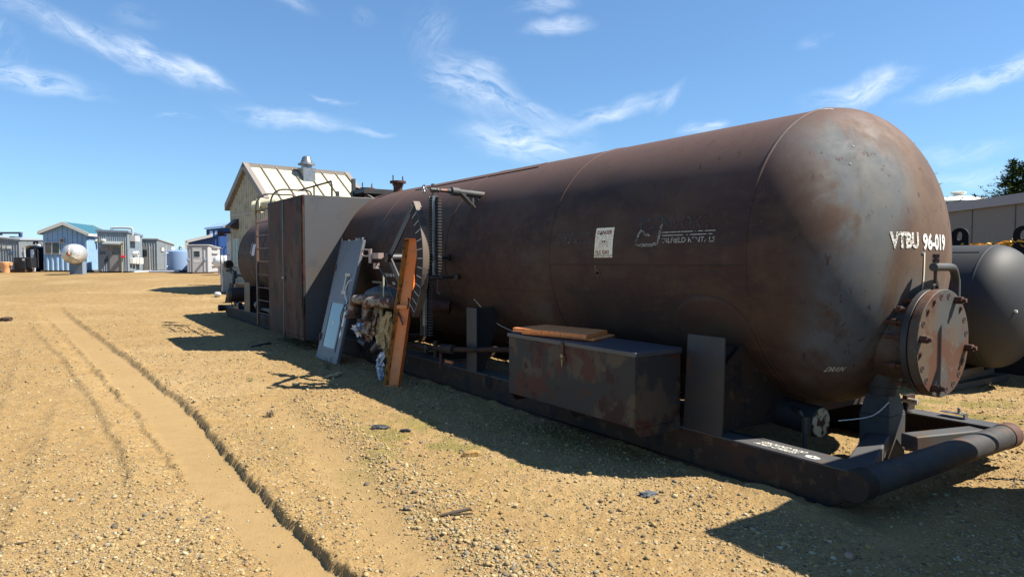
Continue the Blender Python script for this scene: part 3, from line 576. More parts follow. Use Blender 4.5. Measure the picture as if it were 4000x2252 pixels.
for k in (3, 19, 9, 13):
    a = math.radians(9 + k * 360 / NH); p = (MC[0] + .362 * math.cos(a), MC[1] + .362 * math.sin(a))
    m = MB(); hexnut(m, p, 2.42, 2.474, .031); m.cyl((p[0], 2.395, p[1]), (p[0], 2.75, p[1]), .017, n=14); hexnut(m, p, 2.605, 2.65, .031); m.build('bolt', M_rust, T, bevel=.003)
for k in (6, 7, 8, 11):
    a = math.radians(9 + k * 360 / NH); p = (MC[0] + .362 * math.cos(a), MC[1] + .362 * math.sin(a))
    m = MB(); hexnut(m, p, 2.66, 2.70, .028); m.cyl((p[0], 2.62, p[1]), (p[0], 2.76, p[1]), .016, n=12); m.build('bolt', M_rust, T, bevel=.003)
m = MB(); m.tube([(6.075, 2.60, .98), (6.075, 2.60, 1.42), (6.06, 2.60, 1.50), (6.0, 2.59, 1.565), (5.92, 2.58, 1.587), (5.57, 2.545, 1.592)], .031, 20, smooth=5); dv = m.build('davit_arm', M_top, T)
m = MB(); m.cyl((5.612, 2.548, 1.46), (5.612, 2.548, 1.66), .013, n=10); m.cyl((5.612, 2.548, 1.625), (5.612, 2.548, 1.655), .026, n=6); m.cyl((5.612, 2.548, 1.66), (5.612, 2.548, 1.69), .026, n=6)
m.tube([(5.612 + .034 * math.cos(a), 2.548, 1.425 + .034 * math.sin(a)) for a in np.linspace(0, 2 * math.pi, 21)], .011, 8, cap=False); m.cyl((5.612, 2.548, 1.395), (5.612, 2.548, 1.41), .018); m.build('eye_bolt', M_char, dv)
m = MB(); m.box((6.03, 2.57, .93), (6.09, 2.63, 1.12)); m.build('davit_bracket', M_char, T, bevel=.004)
# ---- writing on the near end
def on_head(txt, t0, t1, z0, z1, mt, bold, name='lettering', slant=0.):
    V, F = text_geo(txt, 1., bold); x0, x1 = V[:, 0].min(), V[:, 0].max(); y0, y1 = V[:, 1].min(), V[:, 1].max()
    m = MB(); m.add([head_pt(t0 + (x - x0 + slant * (y - y0)) / (x1 - x0) * (t1 - t0), z0 + (y - y0) / (y1 - y0) * (z1 - z0), .0045) for x, y, _ in V], F); return m.build(name, mt, T, smooth=False)
on_head('VTBU', 5.225, 5.558, 1.733, 1.858, M_vinyl, .042); on_head('96-019', 5.617, 6.035, 1.72, 1.855, mat('white_vinyl', (.86, .85, .80), .4, alpha=(34, .012, 6, .0, .02)), .042)
on_head('DRAIN', 4.985, 5.115, .777, .817, M_stencil, .012, slant=.18)
m = MB(); zz = np.linspace(1.705, 1.41, 9); m.add([head_pt(5.645 + .006 * math.sin(z * 14) + d, z, .006) for z in zz for d in (-.008, .008)], [(2 * i, 2 * i + 1, 2 * i + 3, 2 * i + 2) for i in range(8)]); m.build('painted_strip', mat('cream_strip', (.85, .78, .60), .6), T, smooth=False)
m = MB(); q = [head_pt(t, z, .006) for t, z in ((5.605, 1.69), (5.635, 1.69), (5.635, 1.71), (5.605, 1.71))]; m.add(q, [(0, 1, 2, 3)]); m.build('data_plate', M_steel, T)
# bird lime and scuffs on the near end
for (t, z, r) in ((5.37, 2.896, .014), (5.12, 2.516, .008), (5.02, 2.37, .009)):
    m = MB(); k = 11; m.add([head_pt(t, z, .0035)] + [head_pt(t + r * (.6 + .7 * random.random()) * math.cos(2 * math.pi * i / k), z + r * (.5 + .8 * random.random()) * math.sin(2 * math.pi * i / k), .0035) for i in range(k)], [(0, i + 1, (i + 1) % k + 1) for i in range(k)])
    m.build('bird_lime' if z > 2.6 else 'paint_chip', M_white if z > 2.6 else mat('chip_primer', (.33, .30, .25), .7), T, smooth=False)
# ---- writing on the flank (reads towards the near end)
def on_flank(V, s_left, zb, lift=.0045, sx=1., sy=1.): return [shell_pt(s_left - x * sx, zb + y * sy, lift) for x, y, _ in V]
def flank_text(txt, s0, s1, z0, z1, mt, bold=.0, name='lettering', parent=None, lift=.0045):
    V, F = text_geo(txt, 1., bold); V[:, 0] -= V[:, 0].min(); V[:, 1] -= V[:, 1].min()
    m = MB(); m.add(on_flank(V, s0, z0, lift, (s0 - s1) / V[:, 0].max(), (z1 - z0) / V[:, 1].max()), F); return m.build(name, mt, parent or T, smooth=False)
flank_text('SMOKY', 4.25, 3.715, 1.907, 2.012, M_vghost, .0)
flank_text('OILFIELD RENTALS', 4.25, 3.665, 1.792, 1.836, M_vfade, .004)
m = MB()
for z in (1.853, 1.880): V, F = quilt(.58, .007, 12, 1); m.add(on_flank(V, 4.25, z), F)
m.build('painted_line', M_vfade, T, smooth=False)
m = MB()     # the worn round emblem left of the words: broken ring strokes
def stroke(m, pts, w, lift=.0045):
    for (a, b) in zip(pts[:-1], pts[1:]):
        a = np.array(a); b = np.array(b); d = b - a; L_ = np.linalg.norm(d); n = np.array([-d[1], d[0]]) / L_ * w / 2
        m.add([shell_pt(4.56 - p_[0], 1.765 + p_[1], lift) for p_ in (a + n, b + n, b - n, a - n)], [(0, 1, 2, 3)])
stroke(m, [(.30 - .0, .20), (.30, .245), (.06, .235), (.03, .19), (.05, .15)], .03); stroke(m, [(.13, .16), (.20, .165)], .025)
m.build('emblem', M_vghost, T, smooth=False)
m = MB(); stroke(m, [(.05, .15), (.02, .10), (.0, .03), (.06, .012), (.20, .012), (.27, .03), (.28, .09), (.29, .2)], .028); stroke(m, [(.05, .14), (.12, .105), (.17, .10)], .025); m.build('emblem', mat('worn_emblem_vinyl', (.42, .40, .32), .5, alpha=(40, .09, 20, .44, .50)), T, smooth=False)
flank_text('0GO1Z', 5.74, 5.20, 1.80, 1.92, M_vghost, .01)
m = MB(); V, F = quilt(.006, .05, 1, 2); m.add(on_flank(V, 5.60, 1.835), F); V, F = quilt(.012, .02, 1, 1)
for ds, dz in ((5.545, 1.81), (5.43, 1.825)): m.add(on_flank(V, ds, dz), F)
m.build('paint_fleck', mat('pale_fleck', (.36, .27, .23), .6), T, smooth=False)
# danger sign
sg = MB(); V, F = quilt(.258, .262, 6, 6); sg.add(on_flank(V, 5.130, 1.692, .004), F); V, F = quilt(.262, .018, 6, 1); sg.add(on_flank(V, 5.133, 1.668, .004), F)
M_sign = mat('cracked_sign_sheet', (1.0, .90, .66), .45, layers=[((.80, .66, .42), 22, .52, .64), ((.45, .33, .22), 40, .64, .70)], alpha=(26, .010, 10, .0, .02))
sign = sg.build('danger_sign', M_sign, T, smooth=False); M_red = mat('sign_red', (.34, .035, .03), .5)
flank_text('DANGER', 5.10, 4.895, 1.890, 1.927, M_red, .018, parent=sign, lift=.006); flank_text('H', 5.11, 5.082, 1.700, 1.738, M_red, .018, parent=sign, lift=.006); flank_text('2', 5.078, 5.063, 1.696, 1.716, M_red, .018, parent=sign, lift=.006)
flank_text('S GAS', 5.058, 4.915, 1.700, 1.738, M_red, .018, parent=sign, lift=.006); flank_text('---- - -- ----', 5.12, 4.885, 1.675, 1.680, M_red, .01, parent=sign, lift=.006)
m = MB()     # skull and crossbones in outline
def ring(m, c, rx, rz_, w, a0=0, a1=360, n=20):
    A = np.radians(np.linspace(a0, a1, n)); V = []
    for a in A: V += [(c[0] - rx * math.cos(a), c[1] + rz_ * math.sin(a)), (c[0] - (rx - w) * math.cos(a), c[1] + (rz_ - w) * math.sin(a))]
    m.add([shell_pt(x, z, .006) for x, z in V], [(2 * i, 2 * i + 2, 2 * i + 3, 2 * i + 1) for i in range(n - 1)])
c0 = (5.0, 1.815)
ring(m, (c0[0], c0[1] + .02), .034, .042, .003, -25, 205); ring(m, (c0[0], c0[1] - .012), .021, .026, .003, 180, 360)
for sx in (-1, 1):
    for q in ((.05, -.002), (.052, -.035)): ring(m, (c0[0] + sx * q[0], c0[1] + q[1]), .012, .012, .0025)
    m.add([shell_pt(c0[0] + a, c0[1] + b, .006) for a, b in ((sx * .045, -.006), (sx * .020, -.022), (sx * .022, -.025), (sx * .047, -.009))], [(0, 1, 2, 3)])
m.build('skull_drawing', mat('sign_pink', (.55, .25, .2), .5), sign, smooth=False)
m = MB()
for sx in (-1, 1):
    k = 12; c = (c0[0] + sx * .013, c0[1] + .006); m.add([shell_pt(c[0] + .010 * math.cos(2 * math.pi * i / k), c[1] + .011 * math.sin(2 * math.pi * i / k), .006) for i in range(k)], [tuple(range(k))])
m.add([shell_pt(c0[0] + a, c0[1] - .012 + b, .006) for a, b in ((-.005, -.006), (.005, -.006), (0, .006))], [(0, 1, 2)]); m.build('skull_eyes', M_red, sign, smooth=False)
m = MB(); k = 6; c = (5.093, 1.519); m.add([shell_pt(c[0] + .042 * math.cos(2 * math.pi * (i + .5) / k), c[1] + .034 * math.sin(2 * math.pi * (i + .5) / k), .006) for i in range(k)], [tuple(range(k))]); V, F = quilt(.028, .05, 1, 2); m.add(on_flank(V, 5.13, 1.545, .0045), F); V, F = quilt(.006, .07, 1, 2); m.add(on_flank(V, 5.10, 1.425, .0045), F)
nm_ = m.build('plug_plate', mat('rusty_orange_stain', (.20, .11, .065), .7), T, smooth=False)
m = MB(); p = shell_pt(5.09, 1.517, .0); m.cyl(p, (p[0] - .02, p[1], p[2]), .016, n=12); m.build('pipe_plug', M_dark, nm_)
# stencils near the level gauge
flank_text('LSHH  S', 10.33, 9.72, 1.375, 1.43, M_stencil, .02); m = MB()
for s in (10.05, 9.84): m = MB(); V, F = quilt(.11, .045, 2, 2); V[:, 0] += V[:, 1] * -.5; m.add(on_flank(V, s, 1.25), F); m.build('painted_mark', M_stencil, T, smooth=False)
# far end: emblem and sticker
m = MB(); V, F = quilt(.035, .30, 1, 6); m.add(on_flank(V, 19.05, 1.80, .006), F); V, F = quilt(.30, .30, 6, 6); m.add(on_flank(V, 18.9, 1.75, .006), F); m.build('paper_sticker', mat('pink_white_sticker', (.66, .58, .56), .5, layers=[((.6, .3, .3), 30, .6, .65)]), T, smooth=False)
m = MB()
for a, b, w, h in ((20.3, 1.82, .05, .26), (20.05, 1.82, .05, .26), (20.3, 1.80, .30, .04), (19.95, 1.86, .75, .03), (19.95, 1.80, .7, .035)): V, F = quilt(w, h, 3, 3); m.add(on_flank(V, a, b, .006), F)
m.build('emblem', M_vghost, T, smooth=False)
# writing on the skid flange
def skid_text(txt, p0, p1, q0, mt):
    V, F = text_geo(txt, 1., .010); V[:, 0] -= V[:, 0].min(); V[:, 1] -= V[:, 1].min(); V[:, 0] /= V[:, 0].max(); V[:, 1] /= V[:, 1].max()
    p0, p1, q0 = map(np.array, (p0, p1, q0)); m = MB(); m.add([tuple(p0 + (p1 - p0) * x + (q0 - p0) * y) + (.2852,) for x, y, _ in V], F); return m.build('lettering', mt, T, smooth=False)
M_cream = mat('cream_paint', (.80, .78, .68), .5)
skid_text('GROUND ROD', (4.385, 3.19), (4.385, 2.83), (4.43, 3.17), M_cream); skid_text('AND CABLES', (4.325, 3.21), (4.325, 2.87), (4.37, 3.19), M_cream)
m = MB(); k = 16; m.add([(4.345 + .035 * math.cos(2 * math.pi * i / k) * (.8 + .4 * random.random()), 2.74 + .05 * math.sin(2 * math.pi * i / k) * (.8 + .4 * random.random()), .2852) for i in range(k)], [tuple(range(k))]); m.build('paint_splash', M_cream, T, smooth=False)
m = MB(); m.cyl((4.345, 2.735, .2855), (4.345, 2.735, .290), .010, n=10); m.build('rust_spot', M_rust, T)
m = MB(); m.add([(4.47, 3.15, .2853), (4.495, 3.35, .2853), (4.46, 3.62, .2853), (4.43, 3.6, .2853), (4.445, 3.32, .2853)], [(0, 1, 2, 3, 4)]); m.build('cut_slot', M_dark, T, smooth=False)
# clamps on the far beam
m = MB(); m.box((6.40, 3.12, .284), (6.55, 3.16, .42)); br = m.build('pipe_bracket', M_skid, T, bevel=.003)
m = MB(); m.cyl((6.30, 4.4, .385), (6.43, 3.08, .372), .018, n=12); m.cyl((6.42, 3.16, .373), (6.435, 3.04, .371), .028, n=14); m.build('rusty_pipe_end', mat('rust_white_pipe', (.5, .46, .4), .5, layers=[((.3, .14, .07), 12, .5, .6)]), br)
m = MB(); m.box((6.44, 2.68, .286), (6.50, 2.86, .293)); m.box((6.44, 2.66, .32), (6.50, 2.86, .327)); m.box((6.44, 2.66, .29), (6.50, 2.675, .327)); m.cyl((6.47, 2.72, .327), (6.47, 2.72, .375), .012, n=10); m.build('beam_clamp', M_steel, T, bevel=.002)
# ---- toolbox on the beam
bx0, bx1, bt0, bt1, bz0, bz1 = 3.865, 5.635, 3.75, 4.262, .33, .905
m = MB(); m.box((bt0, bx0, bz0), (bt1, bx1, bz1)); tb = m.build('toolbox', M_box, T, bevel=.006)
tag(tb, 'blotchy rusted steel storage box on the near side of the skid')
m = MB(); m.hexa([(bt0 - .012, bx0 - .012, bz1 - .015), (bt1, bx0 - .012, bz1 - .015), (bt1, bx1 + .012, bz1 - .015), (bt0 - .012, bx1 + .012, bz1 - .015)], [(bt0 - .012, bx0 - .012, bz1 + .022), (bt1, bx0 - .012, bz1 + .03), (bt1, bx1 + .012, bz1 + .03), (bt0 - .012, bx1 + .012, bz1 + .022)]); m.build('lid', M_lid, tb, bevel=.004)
m = MB(); m.box((bt0 - .022, 4.74, .80), (bt0 - .013, 4.775, bz1 + .02)); m.box((bt0 - .016, 4.725, .755), (bt0 - .001, 4.79, .80)); lt = m.build('hasp', M_rust, tb, bevel=.002)
m = MB(); m.cyl((bt0 - .028, 4.757, .80), (bt0 - .012, 4.757, .80), .018, n=12); m.tube([(bt0 - .02, 4.757, .77), (bt0 - .022, 4.757, .70)], [.010, .002], 8); m.build('stain_drip', mat('yellow_stain', (.42, .34, .16), .7), tb)
m = MB()
for sa, sb in ((bx0 + .0, bx0 + .02), (4.7, 4.72), (bx1 - .02, bx1)): m = MB(); m.prism([(bt0 + .01, sa, bz0 - .0), (bt0 + .07, sa, bz0 - .075), (bt1, sa, bz0 - .075), (bt1, sa, bz0)], (0, sb - sa, 0)); m.build('box_bracket', M_box, tb)
# ---- tall cabinet
cs0, cs1, ct0, cz0, cz1 = 12.22, 14.55, 3.75, .20, 2.80
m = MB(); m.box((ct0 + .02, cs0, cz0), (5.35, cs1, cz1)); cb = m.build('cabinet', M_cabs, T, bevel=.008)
tag(cb, 'tall double door steel cabinet welded against the side of the tank')
sm_ = (cs0 + cs1) / 2 + .05
for a, b in ((cs0 + .04, sm_ - .03), (sm_ + .03, cs1 - .04)):
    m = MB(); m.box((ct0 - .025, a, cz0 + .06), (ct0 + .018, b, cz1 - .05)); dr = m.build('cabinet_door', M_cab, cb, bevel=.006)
m = MB(); m.box((ct0 - .03, sm_ - .03, cz0 - .05), (ct0 + .0, sm_ + .03, cz1 + .0)); m.build('centre_bar', M_char, cb, bevel=.004)
m = MB(); m.box((ct0 - .01, cs0, cz0), (ct0 + .02, cs1, cz0 + .055)); m.box((ct0 - .01, cs0, cz1 - .045), (ct0 + .02, cs1, cz1)); m.box((ct0 - .012, cs0, cz0 + .055), (ct0 + .02, cs0 + .035, cz1 - .045)); m.box((ct0 - .012, cs1 - .035, cz0 + .055), (ct0 + .02, cs1, cz1 - .045)); m.build('door_frame', M_cab, cb)
m = MB(); m.cyl((ct0 - .05, sm_ - .09, 1.30), (ct0 - .01, sm_ - .09, 1.30), .02, n=12); m.box((ct0 - .06, sm_ - .12, 1.285), (ct0 - .045, sm_ - .02, 1.315)); m.build('cabinet_handle', M_steel, cb)
m = MB()
for z in (.7, 1.5, 2.4): m.cyl((ct0 - .02, cs0 + .02, z - .07), (ct0 - .02, cs0 + .02, z + .07), .012, n=8)
m.build('hinge', M_rust, cb)
m = MB(); m.tube([(3.92, 14.62, .35), (3.92, 14.62, 2.2), (3.96, 14.62, 2.5), (4.2, 14.7, 2.7)], .02, 8); m.build('conduit', M_ivory, T)
# ---- ladder
m = MB()
for s in (15.75, 17.05):
    m.box((4.10, s - .05, .10), (4.145, s + .05, 2.62))
for z in np.arange(.38, 2.6, .305): m.cyl((4.12, 15.75, z), (4.12, 17.05, z), .013, n=8)
ldr = m.build('ladder', mat('ladder_paint', (.085, .07, .062), .6, layers=[((.24, .12, .075), 2.2, .42, .6, (1, 1, 1.5))]), T)
m = MB()
for s in (15.75, 17.05): m.tube([(4.12, s, 2.55), (4.12, s, 2.98), (4.3, s, 3.2), (4.75, s, 3.22), (5.0, s, 3.2), (5.05, s, 2.9)], .022, 8, smooth=5)
m.tube([(4.12, 15.75, 2.8), (4.12, 17.05, 2.8)], .018, 8); m.build('handrail', M_steeld, ldr)
m = MB(); m.tube([(4.75, 15.75, 3.22), (4.75, 13.9, 3.22), (4.75, 13.6, 3.2), (4.75, 13.58, 2.9)], .022, 8, smooth=4); m.tube([(4.75, 14.7, 3.2), (4.75, 14.7, 2.75)], .02, 8); m.build('handrail', M_steeld, T)
# yellow end-capped nozzle by the ladder top
m = MB(); m.cyl((4.7, 17.3, 3.02), (4.35, 17.7, 3.0), .13, n=24); m.cyl((4.42, 17.62, 3.0), (4.35, 17.7, 3.0), .17, n=24); m.build('insulated_nozzle', mat('cream_foam', (.68, .62, .42), .9, layers=[((.35, .28, .18), 14, .6, .66)], bump=(20, .5, .03)), T); m = MB(); m.cyl((4.55, 18.3, 3.0), (4.4, 18.45, 3.0), .15, n=24); m.build('insulated_nozzle', MATS['cream_foam'], T)
# ---- far end pumps and fittings
m = MB(); m.cyl((4.10, 20.0, .68), (4.7, 20.0, .68), .20, n=32); m.lathe((4.10, 20.0, .68), (-1, 0, 0), [(0, .20), (.05, .17), (.09, .11), (.10, 0)], 32); fd = m.build('burner_drum', mat('sooty_brown', (.07, .045, .035), .6, layers=[((.10, .07, .05), 6, .5, .7)]), T)
m = MB(); m.tube([(4.25, 20.45, .9), (4.2, 20.65, .6), (4.3, 20.6, .3)], .016, 8, smooth=4); m.cyl((4.16, 20.75, .55), (4.2, 20.7, .55), .06, n=16); m.build('gauge_line', M_steeld, fd)
m = MB(); m.box((4.28, 19.9, .28), (4.48, 20.5, .36)); m.cyl((4.32, 20.3, .32), (4.32, 20.3, .50), .07, n=14); m.cyl((4.34, 20.15, .40), (4.34, 19.9, .40), .06, n=14); m.cyl((4.32, 20.55, .28), (4.32, 20.55, .45), .025, n=8); m.build('valve_group', mat('blue_black_enamel', (.035, .045, .07), .4), T)
m = MB(); m.cyl((4.30, 21.3, 1.50), (4.34, 21.2, 1.50), .125, n=28); m.cyl((4.34, 21.2, 1.42), (4.4, 21.1, 1.25), .05, n=10); m.cyl((4.28, 21.28, 1.32), (4.42, 21.05, 1.3), .04, n=10); m.build('dial_gauge', mat('dark_red_dial', (.06, .03, .025), .5), T)
m = MB(); m.cyl((4.42, 20.95, 1.10), (4.42, 20.95, 1.32), .075, .06, n=16); m.cyl((4.38, 20.9, .95), (4.38, 20.9, 1.1), .05, n=12); m.tube([(4.36, 20.85, 1.0), (4.3, 20.8, .75)], .025, 8); m.tube([(4.42, 20.95, 1.2), (4.7, 20.5, 1.15)], .04, 8); m.build('relief_valve', mat('dark_blue_enamel', (.05, .065, .10), .35, .2), T)
m = MB(); m.cyl((4.35, 15.9, .42), (4.35, 17.6, .42), .05, n=14); m.cyl((4.32, 16.5, .42), (4.32, 16.62, .42), .09, n=14); m.cyl((4.30, 15.4, .40), (4.30, 15.6, .40), .08, n=14); m.cyl((4.30, 17.6, .48), (4.30, 17.85, .52), .11, .09, n=14); m.build('side_piping', M_steeld, T)
# ---- sight glass column and its arm
m = MB(); m.cyl((4.750, 7.72, 2.49), (4.296, 7.72, 2.515), .042, n=20); m.cyl((4.364, 7.72, 2.512), (4.261, 7.72, 2.516), .055, n=20); m.cyl((4.261, 7.72, 2.516), (4.210, 7.73, 2.518), .03, n=14); arm = m.build('gauge_arm', M_top, T)
m = MB(); m.cyl((4.210, 7.73, 2.518), (4.124, 7.75, 2.52), .026, n=6); m.build('copper_union', mat('copper_brown', (.28, .12, .07), .45, .3), arm)
m = MB(); m.cyl((4.124, 7.75, 2.52), (3.980, 7.77, 2.525), .017, n=12); m.cyl((4.099, 7.755, 2.52), (4.077, 7.76, 2.52), .034, n=6); m.cyl((4.064, 7.76, 2.522), (3.990, 7.77, 2.524), .030, n=14); m.cyl((4.020, 7.765, 2.44), (4.020, 7.765, 2.585), .018, n=10); m.box((4.005, 7.75, 2.56), (4.034, 7.78, 2.60)); m.build('gauge_valve', M_steeld, arm)
def handwheel(name, c, ax, r, par, mt):
    m = MB(); ax = np.array(ax, float); ax /= np.linalg.norm(ax); q = np.array([0, 0, 1.]) if abs(ax[2]) < .9 else np.array([1., 0, 0]); x = np.cross(ax, q); x /= np.linalg.norm(x); y = np.cross(ax, x); c = np.array(c)
    m.tube([c + r * (1 + .1 * math.cos(6 * a)) * (math.cos(a) * x + math.sin(a) * y) for a in np.linspace(0, 2 * math.pi, 37)], r * .16, 8, cap=False)
    for k in range(3): a = k * math.pi / 3; d = math.cos(a) * x + math.sin(a) * y; m.tube([c - r * d, c + r * d], r * .12, 6)
    m.cyl(c - ax * .012, c + ax * .035, r * .25, n=10); return m.build(name, mt, par)
handwheel('handwheel', (3.91, 7.79, 2.527), (1, 0, 0), .05, arm, M_steel)
m = MB(); m.tube([(4.72, 7.72, 2.40), (4.45, 7.72, 2.50)], .016, 6); m.box((4.56, 7.70, 2.33), (4.585, 7.76, 2.50), rot('Y', 0)); m.hexa([(4.44, 7.68, 2.475), (4.47, 7.68, 2.475), (4.47, 7.76, 2.475), (4.44, 7.76, 2.475)], [(4.39, 7.68, 2.505), (4.42, 7.68, 2.505), (4.42, 7.76, 2.505), (4.39, 7.76, 2.505)]); m.hexa([(4.60, 7.68, 2.31), (4.63, 7.68, 2.31), (4.63, 7.78, 2.31), (4.60, 7.78, 2.31)], [(4.38, 7.68, 2.50), (4.41, 7.68, 2.50), (4.41, 7.78, 2.50), (4.38, 7.78, 2.50)]); m.build('arm_brace', M_top, arm)
def sight(t, s, z0, z1, pitch, bright):
    m = MB(); m.box((t - .03, s - .04, z0), (t + .035, s + .06, z1)); col = m.build('sight_glass', M_char, T, bevel=.003)
    m = MB(); m.box((t - .046, s - .065, z0 + .01), (t - .02, s - .035, z1 - .005)); m.build('column_rail', M_steel if bright else M_top, col)
    m = MB()
    for z in np.arange(z0 + .015, z1 - .01, pitch):
        m.box((t - .005, s - .125, z), (t + .04, s - .041, z + .013))
    m.build('clamp_plates', M_top, col)
    m = MB()
    for z in np.arange(z0 + .02, z1 - .01, pitch):
        m.cyl((t - .055, s + .035, z), (t + .03, s + .035, z), .012, n=6); m.cyl((t - .06, s - .005, z), (t - .03, s - .005, z), .008, n=6)
        m.cyl((t - .03, s + .085, z + .01), (t + .02, s + .085, z + .01), .015, n=6)
    m.build('clamp_bolts', mat('dark_bolt', (.06, .05, .045), .5), col); return col
c1 = sight(4.05, 7.79, 1.44, 2.45, .037, True); c2 = sight(4.01, 7.96, .66, 1.60, .035, False)
m = MB(); m.box((3.955, 7.88, .80), (3.985, 7.94, 1.57)); m.build('glass_strip', mat('pale_gauge_glass', (.30, .30, .25), .3), c2)
for z, dt, sb in ((1.67, 0., 8.10), (1.42, -.12, 7.86)):
    m = MB(); m.tube([(4.43, sb, z), (4.12, 7.80 + dt * .3, z)], .017, 10); m.cyl((4.36, sb - .05, z), (4.42, sb, z), .042, n=12); m.cyl((4.14, 7.80 + dt * .3, z), (3.98, 7.84 + dt * .3, z), .032, n=12); m.cyl((4.07, 7.82, z - .05), (4.07, 7.82, z + .05), .024, n=10); v_ = m.build('gauge_branch', M_char, T)
    handwheel('handwheel', (3.93 + dt * -.25, 7.92 + dt * .6, z), (.8, -.4, 0), .047, v_, M_steel)
m = MB(); m.cyl((4.05, 7.70, 1.24), (4.05, 7.70, 1.40), .014, n=8); m.hexa([(4.03, 7.62, 1.21), (4.05, 7.62, 1.21), (4.05, 7.70, 1.24), (4.03, 7.70, 1.24)], [(4.03, 7.61, 1.235), (4.05, 7.61, 1.235), (4.05, 7.70, 1.265), (4.03, 7.70, 1.265)]); m.build('petcock', M_rust, v_)
m = MB(); m.tube([(4.12, 9.4, .40), (4.12, 8.4, .47), (4.12, 7.4, .54), (4.3, 6.7, .60), (4.6, 6.3, .62)], .032, 10, smooth=3); m.cyl((4.12, 8.15, .485), (4.12, 8.4, .47), .05, n=12); m.cyl((4.12, 7.9, .38), (4.12, 7.9, .60), .032, n=10); m.cyl((4.12, 7.4, .54), (4.12, 7.72, .52), .058, n=14); lp = m.build('lower_line', M_skid, T)
handwheel('handwheel', (4.02, 8.0, .49), (1, -.3, 0), .05, lp, M_steeld); m = MB(); m.cyl((4.1, 7.72, .26), (4.1, 7.72, .46), .02, n=8); m.build('drain_leg', M_rust, lp); m = MB(); m.box((4.08, 7.40, .36), (4.11, 7.58, .395)); m.build('valve_lever', mat('orange_lever', (.55, .16, .06), .5), lp)
m = MB(); m.tube([shell_pt(7.62, 1.14, .01), shell_pt(7.5, 1.0, .01), (4.66, 7.25, .84), (4.8, 7.05, .74)], .006, 6, smooth=5); m.build('loose_wire', M_ivory, T)
# ---- curved dial arm
dc = (8.84, 1.67); DR = 1.09
m = MB()
A = np.radians(np.linspace(-44, 41, 40)); V = []
for a in A:
    for r, t in ((DR - .17, 3.87), (DR, 3.87), (DR, 3.878), (DR - .17, 3.876)): V.append((t, dc[0] - r * math.cos(a), dc[1] + r * math.sin(a)))
m.add(V, [(4 * i + k, 4 * i + (k + 1) % 4, 4 * i + 4 + (k + 1) % 4, 4 * i + 4 + k) for i in range(39) for k in range(4)] + [(0, 1, 2, 3), (159, 158, 157, 156)])
dial = m.build('level_dial', mat('dial_paint', (.04, .038, .04), .7, spec=.2), T, ang=30)
m = MB(); V = []
for a in A:
    for r, t in ((DR, 3.866), (DR + .012, 3.866), (DR + .012, 3.955), (DR, 3.955)): V.append((t, dc[0] - r * math.cos(a), dc[1] + r * math.sin(a)))
m.add(V, [(4 * i + k, 4 * i + (k + 1) % 4, 4 * i + 4 + (k + 1) % 4, 4 * i + 4 + k) for i in range(39) for k in range(4)] + [(0, 1, 2, 3), (159, 158, 157, 156)]); m.build('dial_rim', mat('tan_rim_paint', (.26, .19, .14), .65, layers=[((.10, .08, .075), 3, .5, .6)]), dial, ang=30)
m = MB()
for a in np.radians(np.arange(-40, 41, 6.6)):
    for r0, r1, w in ((DR - .155, DR - .085, .0035), (DR - .065, DR - .012, .0035)):
        c_, s_ = math.cos(a), math.sin(a); q = []
        for r, k in ((r0, 1), (r1, 1), (r1, -1), (r0, -1)): q.append((3.868, dc[0] - r * c_ - k * w * s_, dc[1] + r * s_ - k * w * c_))
        m.add(q, [(0, 1, 2, 3)])
    c_, s_ = math.cos(a), math.sin(a); V, F = text_geo(str(int(round(40 + math.degrees(a) * 1.25 / 5) * 5) % 100), .03, .0); V[:, 0] -= V[:, 0].max() / 2
    m.add([(3.868, dc[0] - (DR - .075) * c_ - (x * c_), dc[1] + (DR - .075) * s_ + y - .01) for x, y, _ in V], F)
m.build('dial_marks', M_white, dial, smooth=False)
m = MB()
for a0 in (41, -44):
    a = math.radians(a0); p1 = np.array((3.89, dc[0] - (DR - .1) * math.cos(a), dc[1] + (DR - .1) * math.sin(a))); p0 = np.array((3.89, dc[0], dc[1])); d = (p1 - p0) / np.linalg.norm(p1 - p0); n_ = np.array((0, -d[2], d[1])) * .045
    m.hexa([p0 + n_, p1 + n_, p1 + n_ + (.02, 0, 0), p0 + n_ + (.02, 0, 0)], [p0 - n_, p1 - n_, p1 - n_ + (.02, 0, 0), p0 - n_ + (.02, 0, 0)])
m.cyl((3.85, dc[0], dc[1]), (4.5, dc[0], dc[1]), .06, n=18); m.build('dial_arm', M_char, dial)
m = MB(); m.box((3.74, 9.12, 1.60), (3.76, 9.20, 1.80)); m.box((3.76, 8.9, 1.66), (3.84, 9.18, 1.74)); m.tube([(3.75, 9.2, 1.78), (3.75, 9.4, 1.79), (3.75, 9.48, 1.745), (3.75, 9.4, 1.70), (3.75, 9.2, 1.70)], .010, 8, smooth=4); m.box((3.76, 9.0, 1.52), (3.82, 9.08, 1.60)); m.build('pointer_bracket', mat('pinkish_bare_steel', (.45, .33, .29), .5), dial)
m = MB(); m.tube([(3.80, 8.98, 1.56), (3.80, 8.7, 1.36), (3.80, 8.2, .80)], .012, 8); m.build('pull_rod', M_steeld, dial); m = MB(); m.tube([(3.93, 9.12, 1.45), (3.93, 9.12, .98)], .012, 8); m.tube([(3.93, 9.08, .97), (3.93, 9.18, .99)], .007, 6); m.build('hanging_rod', M_ivory, dial)
